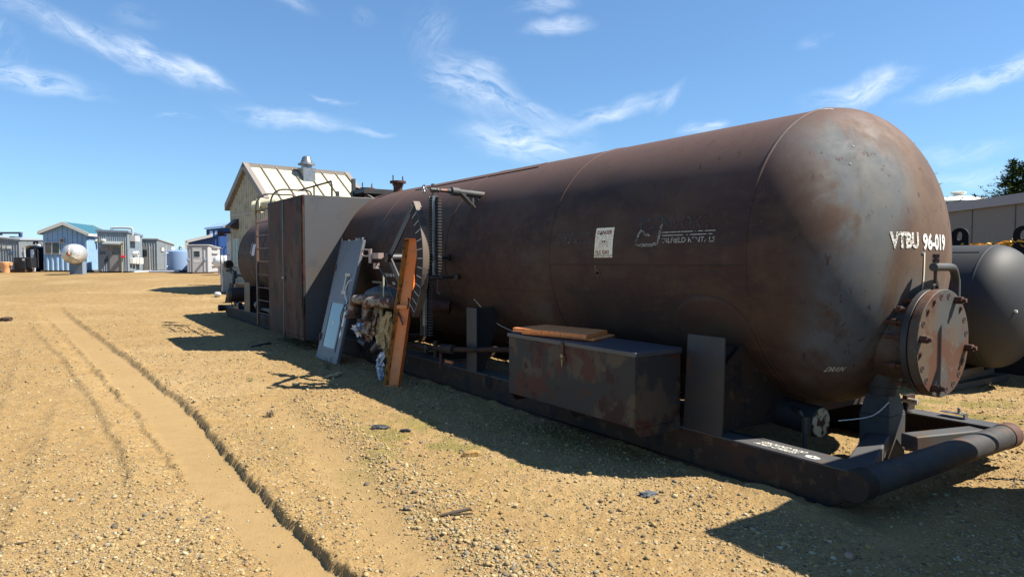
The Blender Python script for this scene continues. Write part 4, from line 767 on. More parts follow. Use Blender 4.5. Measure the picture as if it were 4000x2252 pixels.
# ---- rusty wrapped elbows
def elbow(tf, s_f, zf, sz, L1, name='outlet_elbow'):
    m = MB(); m.tube([(tf + .25, s_f - L1, zf), (tf + .12, s_f - L1 * .55, zf), (tf + .02, s_f - .14, zf), (tf, s_f - .05, zf - .03), (tf, s_f, zf - .10), (tf, s_f + .01, zf - .20), (tf, s_f + .01, zf - .255)], [.075, .078, .075, .078, .075, .072, .07], 20, smooth=6); e = m.build(name, M_vrust, T)
    m = MB(); m.cyl((tf, s_f + .01, zf - .285), (tf, s_f + .01, zf - .25), .135, n=28); m.build('pipe_flange', M_rust, e); return e
e1 = elbow(3.84, 10.06, 1.045, 0, .62); e2 = elbow(3.80, 9.42, 1.04, 0, .62)
m = MB(); m.tube([(4.05, 8.83, 1.04), (4.3, 8.4, 1.02), (4.5, 8.2, 1.0)], .085, 18, smooth=5); m.cyl((4.0, 8.95, 1.04), (4.06, 8.84, 1.04), .11, n=20); m.cyl((4.1, 8.7, 1.05), (4.1, 8.7, 1.2), .05, n=12); m.build('header_pipe', mat('deep_red_rust', (.09, .03, .025), .7, layers=[((.16, .06, .04), 12, .5, .65)]), T)
m = MB(); m.tube([(4.0, 9.85, 1.09), (4.1, 9.6, 1.14), (4.2, 9.3, 1.13), (4.3, 9.1, 1.08)], [.09, .13, .12, .09], 16, smooth=5); pw = m.build('wrapped_valve', M_plast, T); m = MB(); m.cyl((4.05, 9.45, 1.22), (4.05, 9.45, 1.32), .025, n=10); m.box((4.03, 9.4, 1.30), (4.06, 9.78, 1.325)); m.build('valve_handle', M_steeld, pw)
m = MB(); m.box((3.98, 9.0, 1.26), (4.0, 9.12, 1.30)); m.tube([(3.99, 9.0, 1.28), (4.05, 8.72, 1.2)], .01, 6); m.build('red_lever', mat('dull_red', (.25, .07, .05), .6), pw)
def rag(pts, w, mt, name, par=None, fl=.25, seed=0):
    """torn, crumpled wrap hanging along a line: many ragged facets"""
    r = random.Random(seed); n = 16; K = 14; pp = np.array(pts, float); u = np.linspace(0, 1, len(pp)); V = []
    ph = [r.uniform(0, 6) for _ in range(4)]
    for i in range(K):
        f = i / (K - 1); c = np.array([np.interp(f, u, pp[:, q]) for q in range(3)]); ww = float(np.interp(f, u, w))
        for k in range(n):
            a = 2 * math.pi * k / n; rr = ww * (1 + .28 * math.sin(3 * a + ph[0] + 4 * f) + .18 * math.sin(7 * a + ph[1] - 9 * f) + r.uniform(-fl, fl) * .8)
            V.append((c[0] + .5 * rr * math.sin(a), c[1] + rr * math.cos(a), c[2] + r.uniform(-.022, .022) - (.05 * abs(math.sin(4 * a + ph[2])) if i == K - 1 else 0)))
    m = MB(); m.add(V, [(i * n + k, i * n + (k + 1) % n, (i + 1) * n + (k + 1) % n, (i + 1) * n + k) for i in range(K - 1) for k in range(n)] + [tuple(range(n)), tuple(range(K * n - 1, (K - 1) * n - 1, -1))])
    return m.build(name, mt, par or T, smooth=False)
rag([(3.92, 9.30, .98), (3.9, 9.36, .85), (3.88, 9.42, .72), (3.85, 9.5, .60), (3.86, 9.48, .50)], [.05, .10, .14, .17, .07], M_vrust, 'torn_insulation', seed=1)
rag([(3.82, 9.72, .70), (3.8, 9.74, .62), (3.8, 9.70, .54)], [.09, .17, .05], M_foil, 'torn_foil', fl=.6, seed=2)
rag([(3.9, 9.15, .95), (3.9, 9.12, .75), (3.9, 9.16, .58), (3.9, 9.12, .50)], [.03, .04, .05, .05], M_insul, 'hanging_strip', seed=3)
rag([(3.9, 9.22, .80), (3.9, 9.3, .6), (3.9, 9.26, .46)], [.03, .04, .03], M_insul, 'hanging_strip', seed=4)
rag([(3.84, 8.72, .92), (3.82, 8.78, .78), (3.80, 8.80, .60), (3.80, 8.76, .46), (3.80, 8.72, .36)], [.06, .11, .13, .10, .05], M_insul, 'torn_insulation', seed=5)
rag([(3.80, 8.84, .36), (3.78, 8.92, .26), (3.78, 8.94, .14), (3.76, 8.86, .03), (3.74, 8.82, -.02)], [.06, .08, .07, .05, .03], M_foil, 'torn_foil', fl=.4, seed=6)
m = MB(); m.tube([(3.78, 10.2, .96), (3.74, 10.28, .86), (3.73, 10.34, .74), (3.73, 10.3, .66)], .006, 6, smooth=5); m.tube([(3.8, 9.2, .98), (3.76, 9.3, .86), (3.76, 9.16, .74), (3.78, 9.3, .62)], .006, 6, smooth=5); m.build('loose_cable', M_dark, T)
m = MB(); m.cyl((3.95, 9.55, .30), (4.0, 9.4, .42), .06, .08, n=12); m.tube([(3.98, 9.5, .36), (3.95, 9.0, .38), (3.96, 8.7, .36)], .035, 8); m.build('lower_valve', M_steeld, T); m = MB(); m.cyl((4.0, 9.95, .34), (4.0, 10.2, .38), .05, n=10); m.build('lower_valve', M_steeld, T); m = MB(); m.tube([(3.9, 8.85, .76), (3.95, 9.12, .80)], .018, 8); m.build('short_pipe', M_steeld, T)
# ================================================================== things resting on or leaning against the vessel skid
# orange panel on the toolbox lid
o = thing('folded_steel_sheet', 'faded orange folded steel panel lying flat on the rusted storage box', 'panel', RIG, (4.0, 5.05, .94))
def rp(s, t, z): return (t, s, z)
m = MB(); q = [(5.49, 3.70), (4.60, 3.875), (4.80, 4.30), (5.56, 4.16)]; m.hexa([(b, a, .955) for a, b in q], [(b, a, .992) for a, b in q]); m.build('top_sheet', mat('faded_orange_sheet', (.80, .27, .08), .7, layers=[((.42, .17, .08), 34, .54, .64), ((.95, .28, .05), 3, .5, .7)]), o, bevel=.003)
m = MB(); q = [(5.40, 3.74), (4.56, 3.93), (4.74, 4.34), (5.5, 4.2)]; m.hexa([(b, a, .936) for a, b in q], [(b, a, .953) for a, b in q]); m.build('bottom_fold', M_or, o, bevel=.003)
# leaning grey door
o = thing('steel_door', 'grey metal door with a blue glass pane, leaning against the tank beside the elbows', 'door', RIG, (3.74, 10.9, 0))
A0 = np.array((3.735, 11.42, -.01)); A1 = np.array((3.735, 10.42, -.01)); B0 = np.array((4.26, 11.58, 1.955)); B1 = np.array((4.26, 10.60, 1.955))
ex = (A1 - A0); W_d = np.linalg.norm(ex); ex /= W_d; ez = (B0 - A0); H_d = np.linalg.norm(ez); ez /= H_d; en = np.cross(ez, ex); en /= np.linalg.norm(en)
if en[0] > 0: en = -en
def dp(u, v, n=0.): return A0 + ex * u + ez * v + en * n
def dbox(m, u0, u1, v0, v1, n0, n1): m.hexa([dp(u0, v0, n0), dp(u1, v0, n0), dp(u1, v0, n1), dp(u0, v0, n1)], [dp(u0, v1, n0), dp(u1, v1, n0), dp(u1, v1, n1), dp(u0, v1, n1)])
m = MB(); dbox(m, 0, W_d, 0, H_d, 0, .05); m.build('door_leaf', M_alu, o, bevel=.004)
m = MB(); dbox(m, .22, .78, .22, .96, .052, .056); m.build('door_glass', M_glass, o)
m = MB()
for a, b, c, d in ((.17, .22, .17, 1.01), (.78, .83, .17, 1.01), (.22, .78, .17, .22), (.22, .78, .96, 1.01)): dbox(m, a, b, c, d, .05, .064)
m.build('glass_frame', M_alu, o, bevel=.002)
m = MB(); dbox(m, .58, .80, 1.12, 1.17, .05, .07); dbox(m, .58, .80, 1.42, 1.47, .05, .07); dbox(m, .61, .66, 1.17, 1.42, .05, .065); m.build('pull_plate', M_ivory, o, bevel=.003)
m = MB(); dbox(m, .66, .77, 1.18, 1.41, .05, .06); m.build('pull_recess', mat('grey_brown_recess', (.16, .13, .11), .6), o)
m = MB(); m.tube([dp(.93, 1.36, .05), dp(.92, 1.34, .10), dp(.86, 1.22, .11), dp(.84, 1.10, .09), dp(.88, 1.02, .05)], .011, 8, smooth=5); m.build('lever_handle', M_white, o)
m = MB(); dbox(m, .88, .94, .96, 1.02, .05, .07); m.cyl(dp(.91, .90, .05), dp(.91, .90, .07), .03, n=14); m.build('lock', M_steel, o)
m = MB(); dbox(m, .855, .93, .60, .84, .0505, .0525); m.add([dp(.885, .56, .053), dp(.93, .47, .053), dp(.885, .38, .053), dp(.84, .47, .053)], [(0, 1, 2, 3)]); m.add([dp(.50, .66, .0585), dp(.58, .60, .0585), dp(.52, .62, .0585), dp(.44, .56, .0585), dp(.46, .66, .0585)], [(0, 1, 2, 3, 4)]); m.build('sticker', M_white, o, smooth=False)
m = MB()
for v in np.linspace(.06, H_d - .06, 12):
    for u in (.03, W_d - .03): m.cyl(dp(u, v, .05), dp(u, v, .053), .008, n=6)
for u in np.linspace(.12, W_d - .12, 6):
    for v in (.03, H_d - .03): m.cyl(dp(u, v, .05), dp(u, v, .053), .008, n=6)
m.build('rivets', mat('dark_rivet', (.10, .10, .11), .5), o)
m = MB(); dbox(m, .0, .05, .30, .42, .05, .075); dbox(m, .0, .05, 1.5, 1.62, .05, .06); m.build('door_hinge', M_rust, o)
m = MB(); dbox(m, .02, .035, H_d * .62, H_d + .05, .052, .056); dbox(m, .3, .33, H_d + .0, H_d + .02, .01, .04); dbox(m, .6, .93, H_d + .0, H_d + .045, .01, .04); m.build('old_sealant', mat('peeling_sealant', (.45, .45, .42), .9, alpha=(60, .02, 25, .5, .56)), o)
# leaning orange channel
o = thing('steel_channel', 'long orange and mustard steel channel leaning upright against the level dial', 'steel channel', RIG, (3.7, 8.3, 0))
a0 = np.array((3.66, 8.37, -.01)); a1 = np.array((3.78, 8.20, -.01)); tp = np.array((.29, -.06, 1.925))
ux = a1 - a0; ux /= np.linalg.norm(ux); uz = tp / np.linalg.norm(tp); H_c = np.linalg.norm(tp); un = np.cross(uz, ux); un /= np.linalg.norm(un)
if un[0] > 0: un = -un
def cp(u, v, n=0.): return a0 + ux * u + uz * v + un * n
def cbox(m, u0, u1, v0, v1, n0, n1): m.hexa([cp(u0, v0, n0), cp(u1, v0, n0), cp(u1, v0, n1), cp(u0, v0, n1)], [cp(u0, v1, n0), cp(u1, v1, n0), cp(u1, v1, n1), cp(u0, v1, n1)])
WC, DC = .19, .075
m = MB(); cbox(m, .006, WC - .006, 0, H_c, 0, .006); m.build('web', M_or, o)
m = MB(); m.hexa([cp(-.03, 0, DC), cp(0, 0, 0), cp(.008, 0, 0), cp(-.022, 0, DC)], [cp(-.03, H_c, DC), cp(0, H_c, 0), cp(.008, H_c, 0), cp(-.022, H_c, DC)]); m.build('left_flange', M_must, o)
m = MB(); cbox(m, WC - .006, WC, 0, H_c, 0, DC); m.build('right_flange', M_or2, o)
m = MB(); m.hexa([cp(-.025, H_c - .006, DC), cp(0, H_c - .006, 0), cp(WC - .006, H_c - .006, 0), cp(WC - .006, H_c - .006, DC)], [cp(-.025, H_c, DC), cp(0, H_c, 0), cp(WC - .006, H_c, 0), cp(WC - .006, H_c, DC)]); m.hexa([cp(-.025, .0, DC), cp(0, .0, 0), cp(WC - .006, .0, 0), cp(WC - .006, .0, DC)], [cp(-.025, .008, DC), cp(0, .008, 0), cp(WC - .006, .008, 0), cp(WC - .006, .008, DC)]); m.build('end_plate', M_or, o)
m = MB(); cbox(m, .0, WC - .04, 1.02, 1.07, .03, .075); m.build('cross_cleat', M_or, o, bevel=.003)
# ================================================================== neighbours on the right
DG = mat('dark_grey_tank_paint', (.050, .052, .060), .62, spec=.35, layers=[((.062, .060, .056), 1.2, .45, .65), ((.11, .10, .085), 8, .66, .74)], bump=(50, .04, .003))
o = thing('dark_pressure_vessel', 'dark grey horizontal tank on wooden cribbing behind the manway of the brown tank', 'tank', RIG, (10.1, 3.9, 0))
m = MB(); r2, c2_, z2 = .79, 10.1, 1.045
m.lathe((c2_, 0, z2), (0, 1, 0), [(3.85 - .46 * math.sin(a), r2 * math.cos(a)) for a in np.linspace(math.pi / 2, 0, 22)] + [(s, r2) for s in np.linspace(3.85, 12.5, 14)[1:]] + [(12.5 + .46 * math.sin(a), r2 * math.cos(a)) for a in np.linspace(0, math.pi / 2, 12)[1:]], 96); m.build('shell', DG, o, ang=60)
m = MB(); m.lathe((c2_, 3.85, z2), (0, 1, 0), [(-.02, r2 - .003), (-.006, r2 + .005), (.006, r2 + .005), (.02, r2 - .003)], 96); m.build('weld_seam', DG, o)
m = MB(); m.tube([(c2_ - math.sin(.5) * (r2 + .002), s, z2 + math.cos(.5) * (r2 + .002)) for s in np.linspace(3.9, 9, 5)], .006, 6); m.build('weld_seam', DG, o)
m = MB(); a = 2.2; m.cyl((c2_ - .45, 3.45, z2 - .02), (c2_ - .45, 3.52, z2 - .02), .016, n=12); m.build('white_tag', M_white, o)
m = MB(); m.box((9.5, 6.6, .0), (10.7, 6.75, .6)); m.box((9.5, 11, 0), (10.7, 11.2, .6)); m.build('support', DG, o)
tim = mat('grey_timber', (.16, .13, .095), .85, layers=[((.09, .07, .05), 20, .45, .65, (1, .1, 3))], bump=(30, .3, .006))
for i, (t0, t1, s, z, lab) in enumerate(((9.25, 10.9, 3.98, .0, 'longest weathered timber, lowest of the wooden cribbing under the dark grey tank'), (9.35, 10.7, 4.06, .085, 'middle weathered timber of the cribbing stack under the dark grey tank'), (9.5, 10.25, 4.0, .17, 'short top timber touching the belly of the dark grey tank'))):
    m = MB(); m.box((t0, s, z), (t1, s + .16, z + .082), rot('Z', 3 * i - 2)); b = m.build('timber', tim, None, RIG, ((t0 + t1) / 2, s + .08, z), bevel=.006); tag(b, lab, 'timber', 'timbers under the dark grey tank')
o = thing('foam_covered_skid', 'low frame heaped with torn yellow foam, with two black lifting lugs', 'equipment frame', RIG, (11.7, 4.5, 0))
m = MB(); m.box((11.42, 2.6, .0), (12.6, 9.5, 1.72)); m.build('frame', mat('dark_frame_paint', (.03, .03, .033), .6), o)
m = MB(); r = random.Random(4)
for k in range(900):
    s = 3.2 + r.random() * 4.2; t = 11.45 + r.random() * .6; z = 1.72 + r.random() * .19 * (1 - .4 * abs(math.sin(s * 3)))
    w, h = .03 + .06 * r.random(), .02 + .05 * r.random(); a = r.random() * 3; d = np.array((math.cos(a), math.sin(a), r.uniform(-.3, .4))) * w; n_ = np.array((-math.sin(a), math.cos(a), r.uniform(-.3, .9))) * h; c = np.array((t, s, z))
    m.hexa([c - d - n_, c + d - n_, c + d - n_ * .6 + (0, 0, .02), c - d - n_ * .6 + (0, 0, .02)], [c - d * .8 + n_, c + d * .7 + n_, c + d + n_ + (0, 0, .02), c - d + n_ + (0, 0, .015)])
m.box((11.44, 3.2, 1.72), (12.1, 7.5, 1.83)); m.build('torn_foam', mat('yellow_foam', (.90, .52, .08), .9, layers=[((.40, .20, .04), 18, .5, .6), ((.75, .55, .2), 9, .58, .7)]), o, smooth=False)
for s_ in (4.86, 4.04):
    m = MB(); c = np.array((11.42, s_, 1.99)); K = 40; V = []
    for d_ in (0, .04):
        for rr in (0, 1):
            for k in range(K):
                a = 2 * math.pi * k / K; dx, dz = math.cos(a), math.sin(a)
                if rr == 0: p_ = (c[0] + d_, s_ + .034 * dx, 2.0 + (.03 if dz > 0 else -.03) * min(1, abs(dz) * 3) + .034 * dz)
                elif dz > 0: p_ = (c[0] + d_, s_ + .125 * dx, 2.0 + .125 * dz)
                else:
                    q = min(.125 / max(abs(dx), 1e-6), .30 / max(-dz, 1e-6)); p_ = (c[0] + d_, s_ + q * dx, 2.0 + q * dz)
                V.append(p_)
    F = []
    for k in range(K):
        k2 = (k + 1) % K; F += [(k, K + k, K + k2, k2), (2 * K + k, 2 * K + k2, 3 * K + k2, 3 * K + k), (K + k, 3 * K + k, 3 * K + k2, K + k2), (k, k2, 2 * K + k2, 2 * K + k)]
    m.add(V, F); m.build('lifting_lug', mat('black_lug_paint', (.02, .018, .018), .7, spec=.2), o)
# long taupe building
o = thing('long_metal_building', 'long taupe panelled metal building in shade behind the dark grey tank', 'building', WORLD, (15.9, 25, 0))
M_tp = mat('taupe_panel', (.30, .265, .225), .65, layers=[((.26, .23, .20), 5, .5, .7)]); M_tpt = mat('taupe_fascia', (.38, .36, .38), .5)
def wx(y): return 15.05 + (y - 14) * .0746
m = MB(); m.hexa([(wx(14), 14, 0), (wx(14) + 5, 14, 0), (wx(48) + 5, 48, 0), (wx(48), 48, 0)], [(wx(14), 14, 3.42), (wx(14) + 5, 14, 3.42), (wx(48) + 5, 48, 3.42), (wx(48), 48, 3.42)]); m.build('wall', M_tp, o)
m = MB(); m.hexa([(wx(14) - .12, 14, 3.35), (wx(14) + 5.1, 14, 3.35), (wx(48) + 5.1, 48, 3.35), (wx(48) - .12, 48, 3.35)], [(wx(14) - .12, 14, 3.66), (wx(14) + 5.1, 14, 3.66), (wx(48) + 5.1, 48, 3.66), (wx(48) - .12, 48, 3.66)]); m.build('roof_fascia', M_tpt, o, bevel=.01)
for y in (15.1, 17.2, 19.3, 21.35, 23.6, 26, 28.5, 31, 34):
    m = MB(); m.box((wx(y) - .02, y - .02, 0), (wx(y) + .02, y + .02, 3.36)); m.build('panel_seam', mat('seam_grey', (.17, .16, .16), .6), o)
for y in (17.2, 19.3, 21.35, 23.6): m = MB(); m.box((wx(y) - .03, y - .04, 2.75), (wx(y), y + .04, 2.79)); m.build('clip', mat('seam_grey', (.17, .16, .16), .6), o)
m = MB(); m.cyl((wx(20) - .05, 20.05, 2.0), (wx(20) + .05, 20.05, 2.0), .045, n=12); m.build('vent_pipe', M_steel, o)
# cream storage tank with a shallow cone roof
Y = 43.; z0 = float(zt(Y)); zp = lambda y, Y_: EYE + (HOR - y) / FPX * Y_
X = (3735 - 2000) / FPX * Y
o = thing('storage_tank', 'cream round storage tank with shallow cone roof and flat vent cap, far right', 'tank', WORLD, (X, Y, z0))
m = MB(); m.cyl((X, Y, z0), (X, Y, zp(800, Y)), 2.75, n=48); m.build('tank_wall', mat('cream_tank', (.55, .50, .40), .6), o)
m = MB(); m.lathe((X, Y, 0), (0, 0, 1), [(zp(800, Y), 2.8), (zp(795, Y), 2.82), (zp(768, Y), .45), (zp(767, Y), 0)], 10); m.build('cone_roof', mat('white_tank_roof', (.78, .75, .66), .6), o, smooth=False)
m = MB(); m.lathe((X, Y, 0), (0, 0, 1), [(zp(770, Y), .30), (zp(760, Y), .26), (zp(758, Y), .42), (zp(752, Y), .44), (zp(750, Y), .3), (zp(750, Y), 0)], 24); m.build('vent_cap', mat('white_tank_roof', (.78, .75, .66), .6), o)
# spruces
def spruce(px, ytop, Y, slope, lab, seed, twin=False):
    r = np.random.default_rng(seed); X = (px - 2000) / FPX * Y; z0 = float(zt(Y)); zt_ = zp(ytop, Y); H = zt_ - z0
    o = thing('spruce_tree', lab, 'tree', WORLD, (X, Y, z0), 'spruces beyond the long taupe building')
    m = MB(); m.tube([(X, Y, z0), (X, Y, zt_ - .3)], [.16, .02], 8); m.build('trunk', mat('spruce_bark', (.07, .05, .035), .9), o)
    V = []; F = []; C = []; n = 0
    tops = [(0, 0, 0)] + ([(.55, .1, -.15)] if twin else [])
    for (ox, oy, oz) in tops:
        z = .05
        while z < H * .82:
            nb = 5 + int(r.integers(0, 4)); L0 = min(slope * z + .12, 2.6) * r.uniform(.8, 1.12)
            for b in range(nb):
                a = r.uniform(0, 2 * math.pi); Lb = L0 * r.uniform(.62, 1.12); up = r.uniform(.0, .35); col0 = r.uniform(.55, 1.5)
                for k in range(int(Lb / .07) + 2):
                    f = (k + r.uniform(0, 1)) / (Lb / .07 + 2); rr = Lb * f
                    bz = zt_ + oz - z + rr * (-.25 + up * f * 1.6) - .02
                    bx, by = X + ox + rr * math.cos(a), Y + oy + rr * math.sin(a)
                    for q in range(3):
                        sp = .26 * (1 - .55 * f); px_ = bx + r.normal(0, sp * .35); py_ = by + r.normal(0, sp * .35); pz = bz + r.normal(0, .05)
                        da = a + r.normal(0, .8); l = r.uniform(.08, .19); d = np.array((math.cos(da), math.sin(da), r.uniform(-.15, .75))) * l; w_ = np.array((-math.sin(da), math.cos(da), r.uniform(-.4, .4))) * r.uniform(.025, .055); c = np.array((px_, py_, pz))
                        V += [c - w_, c + w_, c + d + w_ * .3, c + d - w_ * .3]; F.append((n, n + 1, n + 2, n + 3)); n += 4
                        g = col0 * r.uniform(.6, 1.35) * (1.35 if r.random() < .16 else 1); C += [(.050 * g + (.03 if g > 1.6 else 0), .078 * g, .022 * g, 1)] * 4
            z += r.uniform(.10, .17)
    m = MB(); m.add(V, F); cr = m.build('crown', mat('spruce_needles', (1, 1, 1), .8, attr='col', spec=.15), o, smooth=False)
    ca = cr.data.color_attributes.new('col', 'FLOAT_COLOR', 'POINT'); ca.data.foreach_set('color', np.array(C, dtype=np.float32).ravel())
spruce(3945, 628, 38., .80, 'full twin topped spruce at the right edge above the taupe building', 3, True)
spruce(3535, 560, 38., .60, 'slim spruce almost hidden behind the near end of the brown tank', 5)
# tall steel locker standing just right of the view, its shadow crosses the gravel
o = thing('steel_equipment_box', 'tall grey steel equipment box right of the push bar, only its shadow in view', 'equipment box', RIG, (5.7, -.4, 0))
m = MB(); m.box((4.89, -2.3, .12), (6.52, 1.48, 2.62)); m.build('box_body', M_top, o, bevel=.01)
m = MB(); m.box((4.95, -2.25, 0), (5.1, 1.42, .12)); m.box((6.3, -2.25, 0), (6.45, 1.42, .12)); m.build('skid_rail', M_skid, o)
m = MB(); m.box((4.93, -2.26, 2.62), (6.48, 1.44, 2.66)); m.build('roof_sheet', M_top, o)
m = MB(); m.cyl((6.42, 1.80, .1), (6.42, 1.80, 2.5), .02, n=12); m.box((6.40, 1.47, 2.2), (6.44, 1.80, 2.24)); m.box((6.40, 1.47, .4), (6.44, 1.80, .44)); m.build('side_pipe', M_top, o)
# ================================================================== cream gable shed behind the vessel
def ribs(m, A, B, z0, zf, pitch, dep, nrm):
    """profiled cladding from A to B (x,y), bottom z0, top zf(0..1); ribs stand out along nrm"""
    A = np.array(A, float); B = np.array(B, float); L_ = np.linalg.norm(B - A); n = max(int(L_ / pitch), 1); nr = np.array(nrm, float); U = []
    for i in range(n): U += [(i / n, 0), ((i + .55) / n, 0), ((i + .65) / n, 1), ((i + .9) / n, 1)]
    U.append((1, 0)); V = []
    for u, k in U:
        p = A + (B - A) * u + nr * dep * k; V += [(p[0], p[1], z0), (p[0], p[1], zf(u))]
    m.add(V, [(2 * i, 2 * i + 2, 2 * i + 3, 2 * i + 1) for i in range(len(U) - 1)])
G = Frame((-11.08, 29.0, 0), math.atan2(.6666, .7454)); gz = float(zt(29.)); hw, Lr, ze, za = 2.05, 4.45, 4.0, 5.50
M_cr = mat('cream_cladding', (.60, .55, .41), .6, layers=[((.42, .37, .27), 3, .5, .7)]); M_trim = mat('taupe_trim', (.36, .31, .27), .55); M_roofc = mat('cream_roof', (.74, .67, .42), .5)
o = thing('gable_shed', 'cream metal shed with steep ribbed roof and round silver roof ventilator', 'shed', G, (2.2, 0, gz))
m = MB(); ribs(m, (0, -hw), (0, hw), gz, lambda u: ze + (za - ze) * (1 - abs(2 * u - 1)), .20, .05, (-1, 0)); m.box((.03, -hw, gz), (Lr, -hw + .05, ze)); m.box((.03, hw - .05, gz), (Lr, hw, ze)); m.prism([(Lr, -hw, gz), (Lr, hw, gz), (Lr, hw, ze), (Lr, 0, za), (Lr, -hw, ze)], (-.05, 0, 0)); ribs(m, (Lr, -hw - .001), (0, -hw - .001), gz, lambda u: ze, .14, .02, (0, -1)); w_ = m.build('wall', M_cr, o)
m = MB(); m.box((-.05, -hw, 3.55), (-.02, hw, 3.60)); m.build('wall_trim', mat('pale_trim', (.55, .52, .45), .6), w_)
def slope_pt(x, y, n=0): k = (za - ze) / hw; return (x, y, za - abs(y) * k + .06 + n)
for sg_ in (-1, 1):
    m = MB(); e_ = hw + .14; m.hexa([slope_pt(-.18, 0), slope_pt(Lr + .18, 0), slope_pt(Lr + .18, sg_ * e_), slope_pt(-.18, sg_ * e_)], [slope_pt(-.18, 0, .05), slope_pt(Lr + .18, 0, .05), slope_pt(Lr + .18, sg_ * e_, .05), slope_pt(-.18, sg_ * e_, .05)]); rf = m.build('roof', M_roofc, o)
    m = MB()
    for x in np.linspace(-.18, Lr + .18, 8)[1:-1]: m.hexa([slope_pt(x - .03, 0, .05), slope_pt(x + .03, 0, .05), slope_pt(x + .03, sg_ * e_, .05), slope_pt(x - .03, sg_ * e_, .05)], [slope_pt(x - .02, 0, .13), slope_pt(x + .02, 0, .13), slope_pt(x + .02, sg_ * e_, .13), slope_pt(x - .02, sg_ * e_, .13)])
    m.build('roof_ribs', M_trim, rf)
    for x0_, x1_ in ((-.22, .0), (Lr, Lr + .22)): m = MB(); m.hexa([slope_pt(x0_, 0, -.14), slope_pt(x1_, 0, -.14), slope_pt(x1_, sg_ * (e_ + .02), -.14), slope_pt(x0_, sg_ * (e_ + .02), -.14)], [slope_pt(x0_, 0, .15), slope_pt(x1_, 0, .15), slope_pt(x1_, sg_ * (e_ + .02), .15), slope_pt(x0_, sg_ * (e_ + .02), .15)]); m.build('rake_trim', M_trim, rf)
m = MB(); m.hexa([slope_pt(-.22, -.16, .05), slope_pt(Lr + .22, -.16, .05), slope_pt(Lr + .22, .16, .05), slope_pt(-.22, .16, .05)], [(-.22, -.16, za + .16 - .07), (Lr + .22, -.16, za + .16 - .07), (Lr + .22, .16, za + .09), (-.22, .16, za + .09)]); m.box((-.22, -.05, za + .09), (Lr + .22, .05, za + .19)); m.build('ridge_cap', M_trim, o)
m = MB(); m.box((-.2, -hw - .26, 3.82), (Lr + .2, -hw - .12, 3.93)); m.build('gutter', M_trim, o)
vx_, vy_ = 2.35, -.55
m = MB(); k = (za - ze) / hw; m.hexa([(vx_ - .28, vy_ - .28, slope_pt(0, -.83)[2]), (vx_ + .28, vy_ - .28, slope_pt(0, -.83)[2]), (vx_ + .28, vy_ + .28, slope_pt(0, -.27)[2]), (vx_ - .28, vy_ + .28, slope_pt(0, -.27)[2])], [(vx_ - .28, vy_ - .28, za + .12), (vx_ + .28, vy_ - .28, za + .12), (vx_ + .28, vy_ + .28, za + .12), (vx_ - .28, vy_ + .28, za + .12)])
vt = m.build('ventilator', M_steel, o)
m = MB(); m.lathe((vx_, vy_, za), (0, 0, 1), [(.12, .22), (.24, .22), (.25, .37), (.31, .36), (.36, .26), (.52, .20), (.60, .17), (.64, .10), (.65, 0)], 28); m.build('ventilator_hood', M_steel, vt)
m = MB(); m.prism([(-.02, 1.62, 3.42), (-.42, 1.62, 3.10), (-.40, 1.62, 3.02), (-.02, 1.62, 2.96)], (0, -.62, 0)); m.build('wall_hood', mat('dark_brown_hood', (.07, .05, .045), .5), o)
m = MB(); m.box((-.04, 1.1, 1.35), (-.028, 1.75, 2.55)); wn = m.build('window', M_white, o); m = MB(); m.box((-.05, 1.15, 1.42), (-.041, 1.42, 2.48)); m.box((-.05, 1.47, 1.42), (-.041, 1.70, 2.48)); m.build('pane', mat('pale_blue_pane', (.25, .36, .42), .15), wn)
m = MB(); m.cyl((-.05, 1.98, 2.84), (-.35, 2.1, 2.80), .045, n=10); m.cyl((-.3, 2.08, 2.80), (-.55, 2.18, 2.78), .12, n=14); m.build('wall_lamp', mat('dark_red_lamp', (.07, .02, .018), .5), o)
